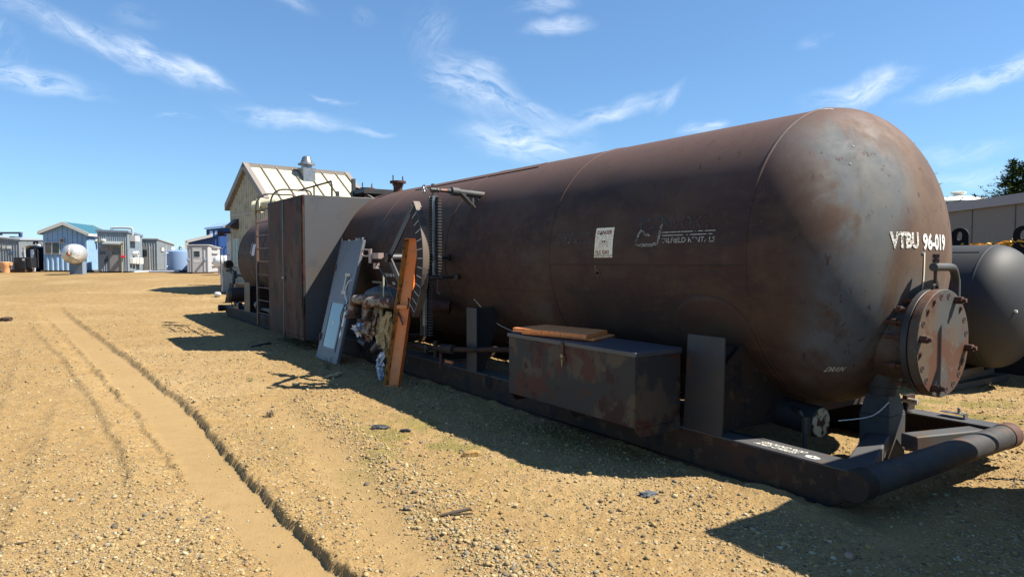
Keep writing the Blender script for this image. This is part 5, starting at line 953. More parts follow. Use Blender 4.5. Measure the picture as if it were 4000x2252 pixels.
# ================================================================== the far row of sheds and tanks
def fr_at(px, Y, deg): return Frame(((px - 2000) / FPX * Y, Y, 0), math.radians(deg))
def wid(F_, px): u = (px - 2000) / FPX; return (u * F_.o.y - F_.o.x) / (math.cos(F_.rz) - u * math.sin(F_.rz))
def dep(F_, w, px): X1 = F_.o.x + w * math.cos(F_.rz); Y1 = F_.o.y + w * math.sin(F_.rz); u = (px - 2000) / FPX; return (X1 - u * Y1) / (math.sin(F_.rz) + u * math.cos(F_.rz))
class Shed:
    def __init__(s, name, lab, px0, px1, px2, Y, ytop, ytop_r, ytop_b, mt, trim, deg=14, base=None, pitch=.16, rib=.03, th=.10, cat='shed', D=None):
        s.F = fr_at(px0, Y, deg); s.w = wid(s.F, px1); s.Y = Y; s.z0 = float(zt(Y)) if base is None else zp(base, Y)
        Y1 = Y + s.w * math.sin(s.F.rz); s.D = D or dep(s.F, s.w, px2); s.Y1 = Y1; Y2 = Y1 + s.D * math.cos(s.F.rz)
        s.zl, s.zr, s.zb = zp(ytop, Y), zp(ytop_r, Y1), zp(ytop_b, Y2)
        s.o = thing(name, lab, cat, s.F, (s.w / 2, s.D / 2, s.z0))
        m = MB(); w, D_ = s.w, s.D; ribs(m, (0, 0), (w, 0), s.z0 + .08, lambda u: s.zl + (s.zr - s.zl) * u, pitch, rib, (0, -1)); ribs(m, (w, 0), (w, D_), s.z0 + .08, lambda u: s.zr + (s.zb - s.zr) * u, pitch, rib, (1, 0))
        m.box((.001, .03, s.z0 + .08), (.03, D_, min(s.zl, s.zb))); m.box((.0, D_ - .03, s.z0 + .08), (w - .01, D_, min(s.zl, s.zb))); m.build('wall', mt, s.o)
        zbl = s.zl + s.zb - s.zr; e = .08; c = [(-e, -e, s.zl), (w + e, -e, s.zr), (w + e, D_ + e, s.zb), (-e, D_ + e, zbl)]
        m = MB(); m.hexa(c, [(a, b, z + th) for a, b, z in c]); m.build('roof', trim, s.o, bevel=.01)
        m = MB(); m.box((.05, .05, s.z0 - .05), (w - .05, D_ - .05, s.z0 + .08)); m.build('skid_base', M_skid, s.o)
    def u(s, px): return wid(s.F, px)
    def z(s, py, k=0.): return zp(py, s.Y + k)
    def v(s, px): return dep(s.F, s.w, px)
    def front(s, m, px0, px1, py0, py1, d0=-.05, d1=-.035): m.box((s.u(px0), d0, s.z(py1)), (s.u(px1), d1, s.z(py0))); return m
    def side(s, m, px0, px1, py0, py1, d0=.035, d1=.05):
        a, b = s.v(px0), s.v(px1); Ya = s.Y1 + (a + b) / 2 * math.cos(s.F.rz); m.box((s.w + d0, a, zp(py1, Ya)), (s.w + d1, b, zp(py0, Ya))); return m
M_gs = mat('grey_cladding', (.33, .37, .40), .55, layers=[((.29, .33, .35), 3, .45, .7), ((.42, .45, .46), 11, .6, .75, (1, 1, .3))]); M_gt = mat('grey_roof_trim', (.42, .46, .49), .5)
M_bs = mat('light_blue_cladding', (.32, .50, .70), .5, layers=[((.28, .45, .66), 3, .5, .7)]); M_wt = mat('dirty_white_trim', (.62, .59, .54), .55); M_tr = mat('teal_roof', (.10, .28, .38), .9, spec=.05)
M_ds = mat('dark_window', (.025, .035, .04), .12, spec=.7); M_dg = mat('grey_door', (.34, .34, .34), .55, layers=[((.30, .29, .28), 4, .5, .7)])
# 1 far left grey shed
s = Shed('grey_equipment_shed', 'weathered grey shed cut by the left edge of the view, with a small white panel', -110, 80, 84, 45, 920, 938, 940, M_gs, M_gt, deg=8, D=3.)
m = MB(); s.front(m, 13, 24, 958, 971); m.build('vent', M_wt, s.o); m = MB(); s.front(m, 31, 49, 959, 971); m.build('white_panel', M_white, s.o)
m = MB(); s.front(m, 39, 57, 981, 986); m.build('blue_sign', mat('sign_blue', (.05, .17, .45), .5), s.o); m = MB(); s.front(m, 20, 40, 921, 929, .6, 1.4); m.build('roof_box', mat('slate_blue', (.13, .20, .30), .5), s.o)
# blue portal frame
Fp = fr_at(-6, 52, 0); o = thing('portal_frame', 'blue steel portal frame standing behind the grey shed at the left edge', 'steel frame', Fp, (0, 0, float(zt(52))))
mb_ = mat('royal_blue_steel', (.035, .09, .32), .45)
for a, b in ((-6, 7), (77, 85)):
    m = MB(); m.box((wid(Fp, a), 0, float(zt(52))), (wid(Fp, b), .2, zp(912, 52))); m.build('post', mb_, o)
m = MB(); m.box((wid(Fp, -40), -.02, zp(913, 52)), (wid(Fp, 86), .22, zp(906, 52))); m.build('beam', mat('grey_blue_beam', (.16, .22, .33), .5), o)
# black tank and burner
Y = 46.; F0 = fr_at(120, Y, 0); z0 = float(zt(Y)); bx = lambda px: wid(F0, px)
o = thing('black_round_tank', 'short black round tank between the grey shed and the light blue shed', 'tank', F0, (0, 0, z0)); M_bk = mat('matt_black_tank', (.022, .022, .026), .5, layers=[((.04, .04, .045), 4, .5, .7)])
m = MB(); bd = lambda px, dy: (px - 2000) / FPX * (Y + dy) - F0.o.x; R1 = .92; cx_ = bd(123, R1); m.cyl((cx_, R1, z0 + .1), (cx_, R1, zp(966, Y)), R1, n=40); m.lathe((cx_, R1, 0), (0, 0, 1), [(zp(966, Y), R1), (zp(958, Y), R1 * .6), (zp(956, Y), 0)], 40); m.build('tank_wall', M_bk, o)
m = MB(); m.box((bx(72), .1, zp(966, Y)), (bx(116), .2, zp(961, Y))); m.box((bx(100), -.1, zp(969, Y)), (bx(120), 0, zp(964, Y))); m.build('orange_rim', mat('pale_orange', (.50, .24, .08), .6), o)
m = MB(); m.tube([(bx(140), -.1, zp(955, Y)), (bx(141), -.1, zp(947, Y)), (bx(147), -.1, zp(943, Y)), (bx(153), -.1, zp(947, Y)), (bx(155), -.1, zp(957, Y))], .07, 10, smooth=4); m.build('goose_neck', mat('dark_grey_pipe', (.06, .06, .07), .5), o)
m = MB(); m.lathe((bx(161), -.1, 0), (0, 0, 1), [(zp(962, Y), .14), (zp(957, Y), .16), (zp(951, Y), .10), (zp(949, Y), 0)], 16); m.build('vent_cap', M_white, o)
m = MB(); m.box((bx(132), -.25, z0 + .05), (bx(142), -.05, zp(974, Y))); m.build('level_board', mat('pale_lilac_board', (.55, .57, .66), .5), o)
m = MB(); m.cyl((bx(148), -.2, zp(973, Y)), (bx(148), -.05, zp(973, Y)), .10, n=16); m.tube([(bx(146), -.2, zp(990, Y)), (bx(146), -.2, zp(1040, Y))], .05, 8); m.tube([(bx(158), -.2, zp(975, Y)), (bx(158), -.2, zp(1045, Y))], .03, 8); m.build('valve_pipework', mat('dark_grey_pipe', (.06, .06, .07), .5), o)
m = MB(); m.cyl((bx(118), -.5, zp(1044, Y)), (bx(142), -.5, zp(1044, Y)), .16, n=14); m.cyl((bx(140), -.5, zp(1050, Y)), (bx(141), -.3, zp(1050, Y)), .12, n=14); m.build('pump', mat('mid_grey_metal', (.13, .135, .14), .45, .3), o)
B1 = lambda px: bd(px, -1.3)
B2 = lambda px: bd(px, -1.7)
o = thing('black_machine_box', 'black machine box with a pale standing pipe, in front of the black round tank', 'machine', F0, (B1(90), -1.2, z0))
m = MB(); m.box((B1(64), -1.5, z0 + .2), (B1(107), -.9, zp(1005, Y))); m.box((B1(107), -1.4, z0 + .3), (B1(128), -.9, zp(1006, Y))); m.build('housing', M_bk, o, bevel=.02); m = MB(); m.cyl((B1(94), -1.2, zp(1005, Y)), (B1(92.5), -1.2, zp(972, Y)), .07, n=12); m.cyl((B1(92.5), -1.2, zp(972, Y)), (B1(92.3), -1.2, zp(968, Y)), .10, n=12); m.build('stack_pipe', mat('pale_pipe', (.45, .47, .48), .5), o)
m = MB(); m.box((B1(97), -1.52, zp(1017, Y)), (B1(105), -1.5, zp(1010, Y))); m.build('label_plate', M_white, o); m = MB(); m.box((B1(38), -1.6, z0 - .02), (B1(110), -.8, z0 + .2)); m.build('skid', M_skid, o)
o = thing('orange_pot', 'pale orange pot shaped tub on the ground at the far left', 'tub', F0, (B2(28), -1.8, z0))
m = MB(); m.lathe((B2(27), -1.8, 0), (0, 0, 1), [(z0, 0), (z0, .22), (zp(1040, Y), .25), (zp(1036, Y), .29), (zp(1024, Y), .30), (zp(1022, Y), .27), (zp(1022, Y), 0)], 28); m.build('tub_body', mat('peach_plastic', (.70, .36, .17), .55), o); m = MB(); m.lathe((B2(44), -1.75, 0), (0, 0, 1), [(zp(1036, Y), .0), (zp(1035, Y), .11), (zp(1024, Y), .13), (zp(1023, Y), 0)], 20); m.build('side_cup', mat('peach_plastic', (.70, .36, .17), .55), o)
o = thing('cable_reel', 'small black wheel leaning beside the peach coloured tub', 'reel', F0, (B2(9), -1.5, z0)); m = MB(); m.cyl((B2(8), -1.5, z0 + .42), (B2(8) + .12, -1.45, z0 + .42), .26, n=24); m.cyl((B2(8) + .12, -1.45, z0 + .42), (B2(8) + .16, -1.43, z0 + .42), .12, n=16); m.build('reel_drum', M_bk, o)
m = MB(); m.box((B2(8) - .05, -1.55, z0), (B2(8) + .2, -1.4, z0 + .2)); m.build('reel_stand', M_bk, o)
# blue shed with gable
Y = 46.; s = type('q', (), {})(); Fb = fr_at(172, Y, 12); w = wid(Fb, 345); z0 = float(zt(Y)) ; Db = 4.6; Y1 = Y + w * math.sin(Fb.rz)
o = thing('light_blue_shed', 'light blue ribbed metal shed with low gable, white trim and sliding window', 'shed', Fb, (w / 2, 2, z0)); zl, zr, za_ = zp(909, Y), zp(915, Y1), zp(876, Y + w / 2 * math.sin(Fb.rz))
m = MB(); ribs(m, (0, 0), (w, 0), z0 + .12, lambda u: (zl + (za_ - zl) * u * 2) if u < .5 else (za_ + (zr - za_) * (2 * u - 1)), .27, .05, (0, -1)); ribs(m, (w, 0), (w, Db), z0 + .12, lambda u: zr, .27, .05, (1, 0)); m.box((0, .03, z0 + .12), (.03, Db, zl)); m.box((0, Db - .03, z0 + .12), (w, Db, zl)); m.build('wall', M_bs, o)
for a, b, za1, zb1 in ((-.15, w / 2, zl - .05, za_), (w + .15, w / 2, zr - .05, za_)):
    m = MB(); m.hexa([(a, -.35, za1 + .04), (b, -.35, zb1 + .04), (b, Db + .2, zb1 + .04), (a, Db + .2, za1 + .04)], [(a, -.35, za1 + .12), (b, -.35, zb1 + .12), (b, Db + .2, zb1 + .12), (a, Db + .2, za1 + .12)]); rf = m.build('roof', M_tr, o)
    m = MB(); m.hexa([(a, -.38, za1 - .06), (b, -.38, zb1 - .06), (b, -.30, zb1 - .06), (a, -.30, za1 - .06)], [(a, -.38, za1 + .16), (b, -.38, zb1 + .16), (b, -.30, zb1 + .16), (a, -.30, za1 + .16)]); m.box((a - .04, -.38, za1 - .08), (a + .06, Db + .2, za1 + .10)); m.hexa([(a, Db + .2, za1), (b, Db + .2, zb1), (b, Db + .28, zb1), (a, Db + .28, za1)], [(a, Db + .2, za1 + .2), (b, Db + .2, zb1 + .2), (b, Db + .28, zb1 + .2), (a, Db + .28, za1 + .2)]); m.build('fascia', M_wt, rf)
    m = MB(); n_ = 18
    for i in range(n_):
        y = -.28 + (Db + .45) * i / n_; m.hexa([(a, y, za1 + .12), (b, y, zb1 + .12), (b, y + .09, zb1 + .12), (a, y + .09, za1 + .12)], [(a, y + .02, za1 + .16), (b, y + .02, zb1 + .16), (b, y + .07, zb1 + .16), (a, y + .07, za1 + .16)])
    m.build('roof_ribs', M_tr, rf)
U = lambda px: wid(Fb, px); Zf = lambda py: zp(py, Y + .2)
m = MB(); m.box((U(178), -.10, Zf(992)), (U(240), -.055, Zf(944))); wn = m.build('window', M_wt, o); m = MB(); m.box((U(183), -.115, Zf(988)), (U(206), -.101, Zf(948))); m.build('pane', mat('mesh_screen', (.14, .13, .12), .5), wn); m = MB(); m.box((U(211), -.115, Zf(988)), (U(236), -.101, Zf(948))); m.build('pane', M_ds, wn)
m = MB(); m.box((U(240), -.12, Zf(949)), (U(257), -.06, Zf(930))); vv = m.build('vent', M_wt, o); m = MB(); m.box((U(242.5), -.13, Zf(946)), (U(254.5), -.121, Zf(933))); m.build('vent_grille', mat('brown_grille', (.22, .18, .15), .6), vv)
m = MB(); m.cyl((w + .04, 1.35, zp(942, 48)), (w + .38, 1.35, zp(942, 48)), .14, n=16); m.build('round_vent', mat('cream_foam', (.68, .62, .42), .9), o)
m = MB(); m.box((-.2, .0, z0 - .1), (w + .1, Db, z0 + .12)); m.build('timber_skid', mat('old_timber_skid', (.16, .12, .09), .8), o); m = MB(); m.box((w + .05, 2.2, z0 + 1.0), (w + .15, 2.35, z0 + 1.5)); m.build('meter_box', M_bk, o)
# silver insulated vessel
o = thing('silver_insulated_vessel', 'crinkled silver insulated vessel on a pedestal in front of the light blue shed', 'vessel', WORLD, ((300 - 2000) / FPX * 41.4, 41.4, float(zt(41.4))))
Xa = (284 - 2000) / FPX * 40.6; za2 = zp(991, 40.6); m = MB(); ax = np.array((-.40, 1, 0)); m.lathe((Xa, 40.6, za2), ax, [(-.30, .07), (-.29, .12), (-.22, .30), (-.10, .47), (.05, .56), (.12, .58), (.5, .585), (.52, .595), (1.15, .595), (1.2, .5), (1.22, 0)], 40); m.build('jacket', mat('crinkled_silver', (.66, .65, .63), .38, .5, bump=(7, .15, .02)), o, ang=25)
m = MB(); m.cyl((Xa - .04, 40.22, za2), (Xa, 40.32, za2), .11, n=16); m.build('nozzle_end', mat('pale_rust_orange', (.55, .26, .12), .6), o)
m = MB(); m.box((Xa - .75, 41.5, float(zt(41))), (Xa + .02, 41.9, za2 - .45)); m.build('pedestal', mat('grey_pedestal', (.26, .33, .42), .6), o)
m = MB()
for k in range(26):
    a = 2 * math.pi * k / 26; m.tube([(Xa + .13 * math.cos(a), 40.28, za2 + .13 * math.sin(a)), (Xa + .42 * math.cos(a + .1), 40.42, za2 + .42 * math.sin(a + .1)), (Xa + .56 * math.cos(a + .12), 40.62, za2 + .56 * math.sin(a + .12))], .009, 4, smooth=2)
m.build('jacket_folds', mat('crinkled_silver', (.66, .65, .63), .33, .55), o)
# grey blue shed with canopy
s = Shed('pump_shed', 'tall grey blue ribbed shed with door canopy and a bent pipe rail on its roof', 384, 502, 557, 44, 905, 909, 925, mat('grey_blue_cladding', (.30, .37, .43), .55, layers=[((.38, .43, .46), 9, .5, .7, (1, 1, .2)), ((.26, .32, .37), 3, .5, .7)]), mat('slate_roof_edge', (.25, .32, .42), .5), deg=13, pitch=.12, rib=.02, th=.14)
m = MB(); s.front(m, 430, 481, 952, 1059, -.06, -.03); dr = s_d = m.build('door', M_dg, s.o, bevel=.008); m = MB(); s.front(m, 442, 470, 966, 993, -.07, -.062); m.build('door_window', M_ds, dr)
m = MB(); x0_, x1_ = s.u(417), s.u(483); zc_ = s.z(947); m.hexa([(x0_, -.75, zc_ - .13), (x1_, -.75, zc_ - .16), (x1_, -.02, zc_ + .0), (x0_, -.02, zc_ + .03)], [(x0_, -.75, zc_ - .06), (x1_, -.75, zc_ - .09), (x1_, -.02, zc_ + .08), (x0_, -.02, zc_ + .10)]); m.build('door_canopy', mat('canopy_grey', (.34, .37, .37), .55), s.o)
m = MB(); s.front(m, 478, 482, 955, 1062, -.12, -.07); s.front(m, 484, 487, 942, 1003, -.12, -.06); m.build('corner_pipe', mat('cream_pipe', (.58, .54, .42), .5), s.o)
m = MB(); s.front(m, 477, 495, 999, 1005, -.28, -.12); m.cyl((s.u(483), -.2, s.z(1001)), (s.u(490), -.2, s.z(1001)), .08, n=12); m.build('red_valve', mat('valve_red', (.65, .03, .03), .5), s.o)
m = MB(); m.lathe((s.u(410), -.15, 0), (0, 0, 1), [(s.z(944), .09), (s.z(941), .16), (s.z(936), .17), (s.z(934), .1)], 18); m.build('lamp', M_white, s.o)
m = MB(); s.front(m, 391, 415, 984, 986, -.06, -.02); s.front(m, 391, 415, 989, 991, -.06, -.02); m.build('wall_rail', mat('dark_rail', (.14, .15, .16), .5), s.o); m = MB(); s.front(m, 414, 427, 968, 972, -.05, -.02); m.build('warning_strip', mat('strip_orange', (.55, .27, .08), .5), s.o)
m = MB(); s.front(m, 419, 422, 1001, 1020, -.06, -.02); s.front(m, 411, 425, 1018, 1020, -.06, -.02); s.front(m, 412, 415, 1010, 1030, -.055, -.02); m.build('graffiti', M_bk, s.o)
m = MB(); x0_, x1_ = s.u(428), s.u(509); zz = s.z(888); m.tube([(x0_, .6, zz - .45), (x0_, .6, zz - .10), (x0_ + .12, .6, zz), (x1_ - .14, .6, zz), (x1_, .6, zz - .12), (x1_, .6, zz - .5)], .075, 12, smooth=6); m.build('roof_rail', mat('pale_grey_pipe', (.50, .52, .52), .45), s.o)
m = MB(); s.side(m, 508, 528, 920, 943, .03, .35); m.build('air_vent', mat('pale_vent_box', (.55, .56, .56), .5), s.o)
m = MB(); s.side(m, 506, 516, 1007, 1029, .03, .25); s.side(m, 518, 527, 1006, 1030, .03, .28); s.side(m, 530, 543, 1007, 1031, .03, .3); m.build('meter_cabinet', mat('ivory_cabinet', (.72, .70, .60), .5), s.o, bevel=.015)
Yc = s.Y1 + .8; m = MB(); zz = zp(991, Yc); m.cyl((s.w + .02, s.v(522), zz), (s.w + .32, s.v(522), zz), .16, .19, n=20); m.build('fan_outlet', M_white, s.o); m = MB(); m.cyl((s.w + .321, s.v(522), zz), (s.w + .33, s.v(522), zz), .08, n=16); m.build('fan_bore', M_dark, s.o)
m = MB(); m.cyl((s.w + .3, .1, s.z0 + .03), (s.w + .5, s.D + .2, s.z0 + .05), .06, n=10); m.build('skid_pipe', mat('pale_blue_pipe', (.48, .55, .66), .5), s.o)
# grey shed behind
s = Shed('grey_utility_shed', 'lower grey ribbed shed between the taller grey blue shed and the round blue tank', 535, 617, 680, 47.5, 935, 936, 957, M_gs, M_gt, deg=14, pitch=.15, rib=.03)
m = MB(); s.front(m, 553, 585, 963, 1058, -.06, -.03); dr = m.build('door', M_dg, s.o); m = MB(); s.front(m, 554, 577, 975, 1000, -.075, -.062); m.build('door_window', M_ds, dr); m = MB(); s.front(m, 586, 589, 962, 1062, -.08, -.03); m.build('door_jamb', M_wt, s.o)
m = MB(); s.side(m, 629, 639, 967, 981, .04, .08); m.build('vent', M_wt, s.o)
# blue poly tank
Y = 46.; z0 = float(zt(Y)); Xc = (700 - 2000) / FPX * (Y + .75); R1 = 48 / FPX * Y
o = thing('blue_round_tank', 'pale blue round tank with shallow domed top and white pipes, left of the white shed', 'tank', WORLD, (Xc, Y + .8, z0)); M_bt = mat('pale_blue_tank', (.26, .38, .58), .45)
m = MB(); m.lathe((Xc, Y + .8, 0), (0, 0, 1), [(z0 + .12, R1), (zp(985, Y), R1), (zp(981, Y), R1 * .985), (zp(974, Y), R1 * .55), (zp(972, Y), 0)], 48); m.build('tank_wall', M_bt, o)
m = MB(); m.lathe((Xc - .35, Y + .6, 0), (0, 0, 1), [(zp(978, Y), .17), (zp(971, Y), .16), (zp(969, Y), .10), (zp(966, Y), .10), (zp(963, Y), 0)], 18); m.build('vent_cap', M_white, o); m = MB(); m.tube([(Xc + .22, Y + .4, zp(978, Y)), (Xc + .22, Y + .4, zp(966, Y)), (Xc + .32, Y + .4, zp(963, Y)), (Xc + .44, Y + .4, zp(969, Y))], .055, 10, smooth=4); m.build('goose_neck', mat('pale_pipe', (.45, .47, .48), .5), o)
m = MB()
xp = (649 - 2000) / FPX * Y
m.cyl((xp, Y - .1, zp(980, Y)), (xp, Y - .1, zp(1052, Y)), .05, n=10); m.cyl((xp, Y - .1, zp(988, Y)), (xp + .3, Y + .3, zp(988, Y)), .05, n=10); m.cyl((xp, Y - .1, zp(1040, Y)), (xp + .3, Y + .3, zp(1040, Y)), .05, n=10); m.cyl((xp + .08, Y - .1, zp(960, Y)), (xp + .08, Y - .1, zp(1050, Y)), .025, n=8); m.build('level_pipe', mat('pale_blue_pipe', (.48, .55, .66), .5), o)
m = MB(); m.box((Xc - 1.4, Y - .5, z0 - .02), (Xc + 1., Y + 1.7, z0 + .12)); m.build('tank_base', mat('dark_timber_base', (.05, .035, .03), .8), o)
for i, px in enumerate((617, 640, 672, 690)):
    X = (px - 2000) / FPX * 45.; m = MB(); m.box((X - .16, 44.8, z0 - .02), (X + .16, 45.3, z0 + .16)); b = m.build('timber_block', mat('red_brown_block', (.26, .17, .13), .8), None, WORLD, (X, 45, z0)); tag(b, ('reddish timber block nearest the grey utility shed', 'reddish timber block second from the grey utility shed', 'reddish timber block third from the grey utility shed', 'reddish timber block nearest the white shed')[i], 'timber block', 'timber blocks in front of the blue tank')
m = MB(); m.cyl(((583 - 2000) / FPX * 44.6, 44.6, z0 + .06), ((700 - 2000) / FPX * 44.4, 44.4, z0 + .08), .06, n=10); b = m.build('loose_pipe', mat('pale_blue_pipe', (.48, .55, .66), .5), None, WORLD, ((640 - 2000) / FPX * 44.5, 44.5, z0)); tag(b, 'long pale blue pipe lying in front of the timber blocks', 'pipe')
# white shed
s = Shed('white_control_shed', 'small off white shed with one windowed door and louvred side', 733, 815, 864, 42.5, 958, 958, 971, mat('offwhite_cladding', (.52, .52, .53), .55, layers=[((.47, .47, .47), 5, .5, .7)]), mat('offwhite_trim', (.60, .60, .60), .5), deg=13, pitch=.20, rib=.02, th=.05)
m = MB(); s.front(m, 753, 790, 967, 1068, -.05, -.025); dr = m.build('door', mat('offwhite_door', (.55, .55, .54), .5), s.o, bevel=.006); m = MB(); s.front(m, 758, 785, 977, 1007, -.06, -.051); wf = m.build('window_frame', M_white, dr); m = MB(); s.front(m, 760.5, 782.5, 980, 1003, -.07, -.061); m.build('pane', M_ds, wf); m = MB(); s.front(m, 757, 784, 1013, 1025, -.056, -.051); m.build('notice', mat('pale_pink_notice', (.66, .60, .62), .5), dr)
m = MB()
for px in (737, 803): m.cyl((s.u(px), -.02, s.z(1014)), (s.u(px), -.22, s.z(1014)), .07, n=12)
m.build('wall_lamp', mat('blue_grey_lamp', (.30, .40, .55), .4), s.o)
m = MB()
for py in (969, 990, 1023, 1038, 1064): s.side(m, 827, 851, py - 1.2, py + 1.2, .02, .10)
m.build('louvre', mat('louvre_grey', (.42, .44, .46), .5), s.o); m = MB(); s.side(m, 851, 862, 1011, 1031, .02, .35); m.build('junction_box', mat('ivory_cabinet', (.72, .70, .60), .5), s.o)
m = MB(); m.box((s.w - .9, -.1, s.z0 - .06), (s.w + .3, s.D, s.z0 + .07)); m.build('timber_base', mat('brown_timber', (.22, .12, .06), .8), s.o)
# white horizontal tank, pale panel and stand behind
Y = 40.; z0 = float(zt(Y)); X = (872 - 2000) / FPX * Y
o = thing('white_horizontal_tank', 'glossy white rounded tank half hidden between white shed and cream gable shed', 'tank', WORLD, (X, Y, z0)); m = MB(); m.lathe((X - .4, Y + .3, zp(1022, Y)), (1, .1, 0), [(-.3, 0), (-.25, .22), (-.1, .36), (0, .40), (.6, .40), (.78, .34), (.9, .18), (.94, 0)], 32); m.build('shell', mat('gloss_white', (.82, .83, .82), .25), o); m = MB(); m.box((X - .3, Y, z0), (X - .2, Y + .6, zp(1035, Y))); m.box((X + .3, Y, z0), (X + .4, Y + .6, zp(1035, Y))); m.build('tank_leg', M_wt, o)
Y = 28.; z0 = float(zt(Y)); xa = (866 - 2000) / FPX * Y; xb = (903 - 2000) / FPX * Y
o = thing('ribbed_sheet', 'pale grey ribbed panel with a rust patch standing on edge beside the cream gable shed', 'panel', WORLD, ((xa + xb) / 2, Y, z0)); m = MB(); ribs(m, (xa, Y), (xb, Y + .35), z0 + .05, lambda u: zp(1030, Y), .1, .015, (0, -1)); m.build('panel_sheet', mat('pale_grey_panel', (.42, .46, .45), .55), o)
m = MB(); m.box((xa - .02, Y - .03, z0), (xa + .05, Y + .03, zp(1028, Y))); m.build('panel_edge', mat('white_rust_edge', (.62, .60, .55), .5, layers=[((.35, .13, .05), 4, .56, .62)]), o); m = MB(); m.box((xa, Y - .1, z0 - .02), (xb + .1, Y + .4, z0 + .06)); m.build('panel_foot', mat('brown_timber', (.22, .12, .06), .8), o)
Y = 30.; X = (866 - 2000) / FPX * Y
o = thing('bent_post_pair', 'pair of thin grey posts with bent tops beside the white shed', 'post', WORLD, (X, Y, float(zt(Y)))); 
for d in (0, 13): m = MB(); x_ = (863 + d - 2000) / FPX * Y; m.tube([(x_, Y, float(zt(Y))), (x_, Y, zp(973, Y)), (x_ + .1, Y, zp(962, Y))], .022, 8); m.build('post', mat('mid_grey_metal', (.13, .135, .14), .45, .3), o)
m = MB(); m.cyl(((863 - 2000) / FPX * Y, Y, zp(997, Y)), ((900 - 2000) / FPX * Y, Y, zp(995, Y)), .012, n=6); m.build('rail', mat('mid_grey_metal', (.13, .135, .14), .45, .3), o)
Y = 32.; X = (888 - 2000) / FPX * Y; o = thing('white_column', 'tall pale column standing left of the cream gable shed', 'column', WORLD, (X, Y, float(zt(Y)))); m = MB(); m.box((X - .02, Y, float(zt(Y))), (X + .35, Y + .3, zp(914, Y))); m.build('column_body', mat('pale_blue_white', (.55, .60, .64), .5), o, bevel=.02); m = MB(); m.box((X - .04, Y - .02, zp(914, Y)), (X + .37, Y + .32, zp(911, Y))); m.build('column_cap', M_wt, o)
Y = 26.5; z0 = float(zt(Y)); X = (845 - 2000) / FPX * Y; o = thing('white_plastic_jug', 'white plastic jug with dark cap lying on the dirt by the pale panel', 'jug', WORLD, (X, Y, z0)); m = MB(); m.lathe((X - .06, Y, z0 + .09), (1, -.4, 0), [(0, 0), (.01, .07), (.05, .09), (.2, .09), (.26, .05), (.28, .03), (.3, 0)], 18); m.build('jug_body', M_white, o); m = MB(); m.lathe((X - .12, Y + .05, z0 + .15), (1, .2, 0), [(0, 0), (.01, .06), (.2, .07), (.22, 0)], 16); m.build('dark_wrap', M_plast, o)
Y = 24.; z0 = float(zt(Y)); X = (893 - 2000) / FPX * Y; o = thing('wooden_prop', 'dark slanted timber prop and block standing before the cream gable shed', 'timber prop', WORLD, (X, Y, z0)); m = MB(); m.hexa([(X - .16, Y, z0), (X + .03, Y, z0), (X + .03, Y + .1, z0), (X - .16, Y + .1, z0)], [(X + .04, Y, zp(1103, Y)), (X + .22, Y, zp(1103, Y)), (X + .22, Y + .1, zp(1103, Y)), (X + .04, Y + .1, zp(1103, Y))]); m.build('prop', mat('dark_green_timber', (.06, .055, .04), .8), o); m = MB(); m.box((X + .2, Y + .15, z0), (X + .5, Y + .5, zp(1108, Y))); m.build('block', tim, o)
# ---- blue buildings far behind
M_b1 = mat('navy_cladding', (.045, .10, .21), .5); M_b2 = mat('royal_blue_cladding', (.025, .09, .33), .5); M_b2r = mat('royal_blue_roof', (.04, .14, .50), .9, spec=.05)
Y = 76.; Ft = fr_at(809, Y, 10); z0 = .8
o = thing('navy_building', 'tall dark blue metal building with two slit windows, far behind the white shed', 'building', Ft, (3, 3, z0)); wv = 9.; m = MB(); ribs(m, (0, 0), (wv, 0), z0, lambda u: zp(896, Y) + .9 * u * 1.2, .3, .04, (0, -1)); m.box((0, .05, z0), (wv, 8, zp(896, Y))); m.build('wall', M_b1, o)
m = MB(); m.hexa([(-.15, -.2, zp(896, Y)), (wv, -.2, zp(896, Y) + 1.1), (wv, 6, zp(896, Y) + 2.0), (-.15, 6, zp(896, Y) + .9)], [(-.15, -.2, zp(896, Y) + .15), (wv, -.2, zp(896, Y) + 1.25), (wv, 6, zp(896, Y) + 2.15), (-.15, 6, zp(896, Y) + 1.05)]); m.build('roof', mat('pale_blue_roof', (.25, .38, .58), .9, spec=.05), o)
m = MB(); m.hexa([(1.8, -.3, zp(896, Y) + .25), (wv, -.3, zp(896, Y) + 1.22), (wv, 0, zp(896, Y) + 1.22), (1.8, 0, zp(896, Y) + .25)], [(1.8, -.3, zp(896, Y) + .5), (wv, -.3, zp(896, Y) + 1.5), (wv, 0, zp(896, Y) + 1.5), (1.8, 0, zp(896, Y) + .5)]); m.build('ridge_trim', M_white, o)
for px in (829, 849): m = MB(); u = wid(Ft, px); m.box((u - .17, -.1, zp(919, Y)), (u + .17, -.05, zp(901, Y))); m.build('window', M_white, o)
m = MB(); u = wid(Ft, 878); m.cyl((u, -.05, zp(922, Y)), (u, -.35, zp(922, Y)), .18, n=12); m.build('wall_light', M_bk, o)
Y = 68.; Fl = fr_at(737, Y, 12); o = thing('blue_lean_to_building', 'bright blue low building with white edged sloping roof, far behind the round blue tank', 'building', Fl, (1.5, 3, z0)); w = wid(Fl, 859); w3 = wid(Fl, 672)
za1, zb1 = zp(949, Y), zp(919, Y + w * math.sin(Fl.rz)); m = MB(); ribs(m, (0, 0), (w, 0), z0, lambda u: za1 + (zb1 - za1) * u, .3, .04, (0, -1)); m.box((w, 0, z0), (w + .05, 7, zb1)); m.box((w3 + .3, 5, z0), (w, 5.05, za1)); m.build('wall', M_b2, o)
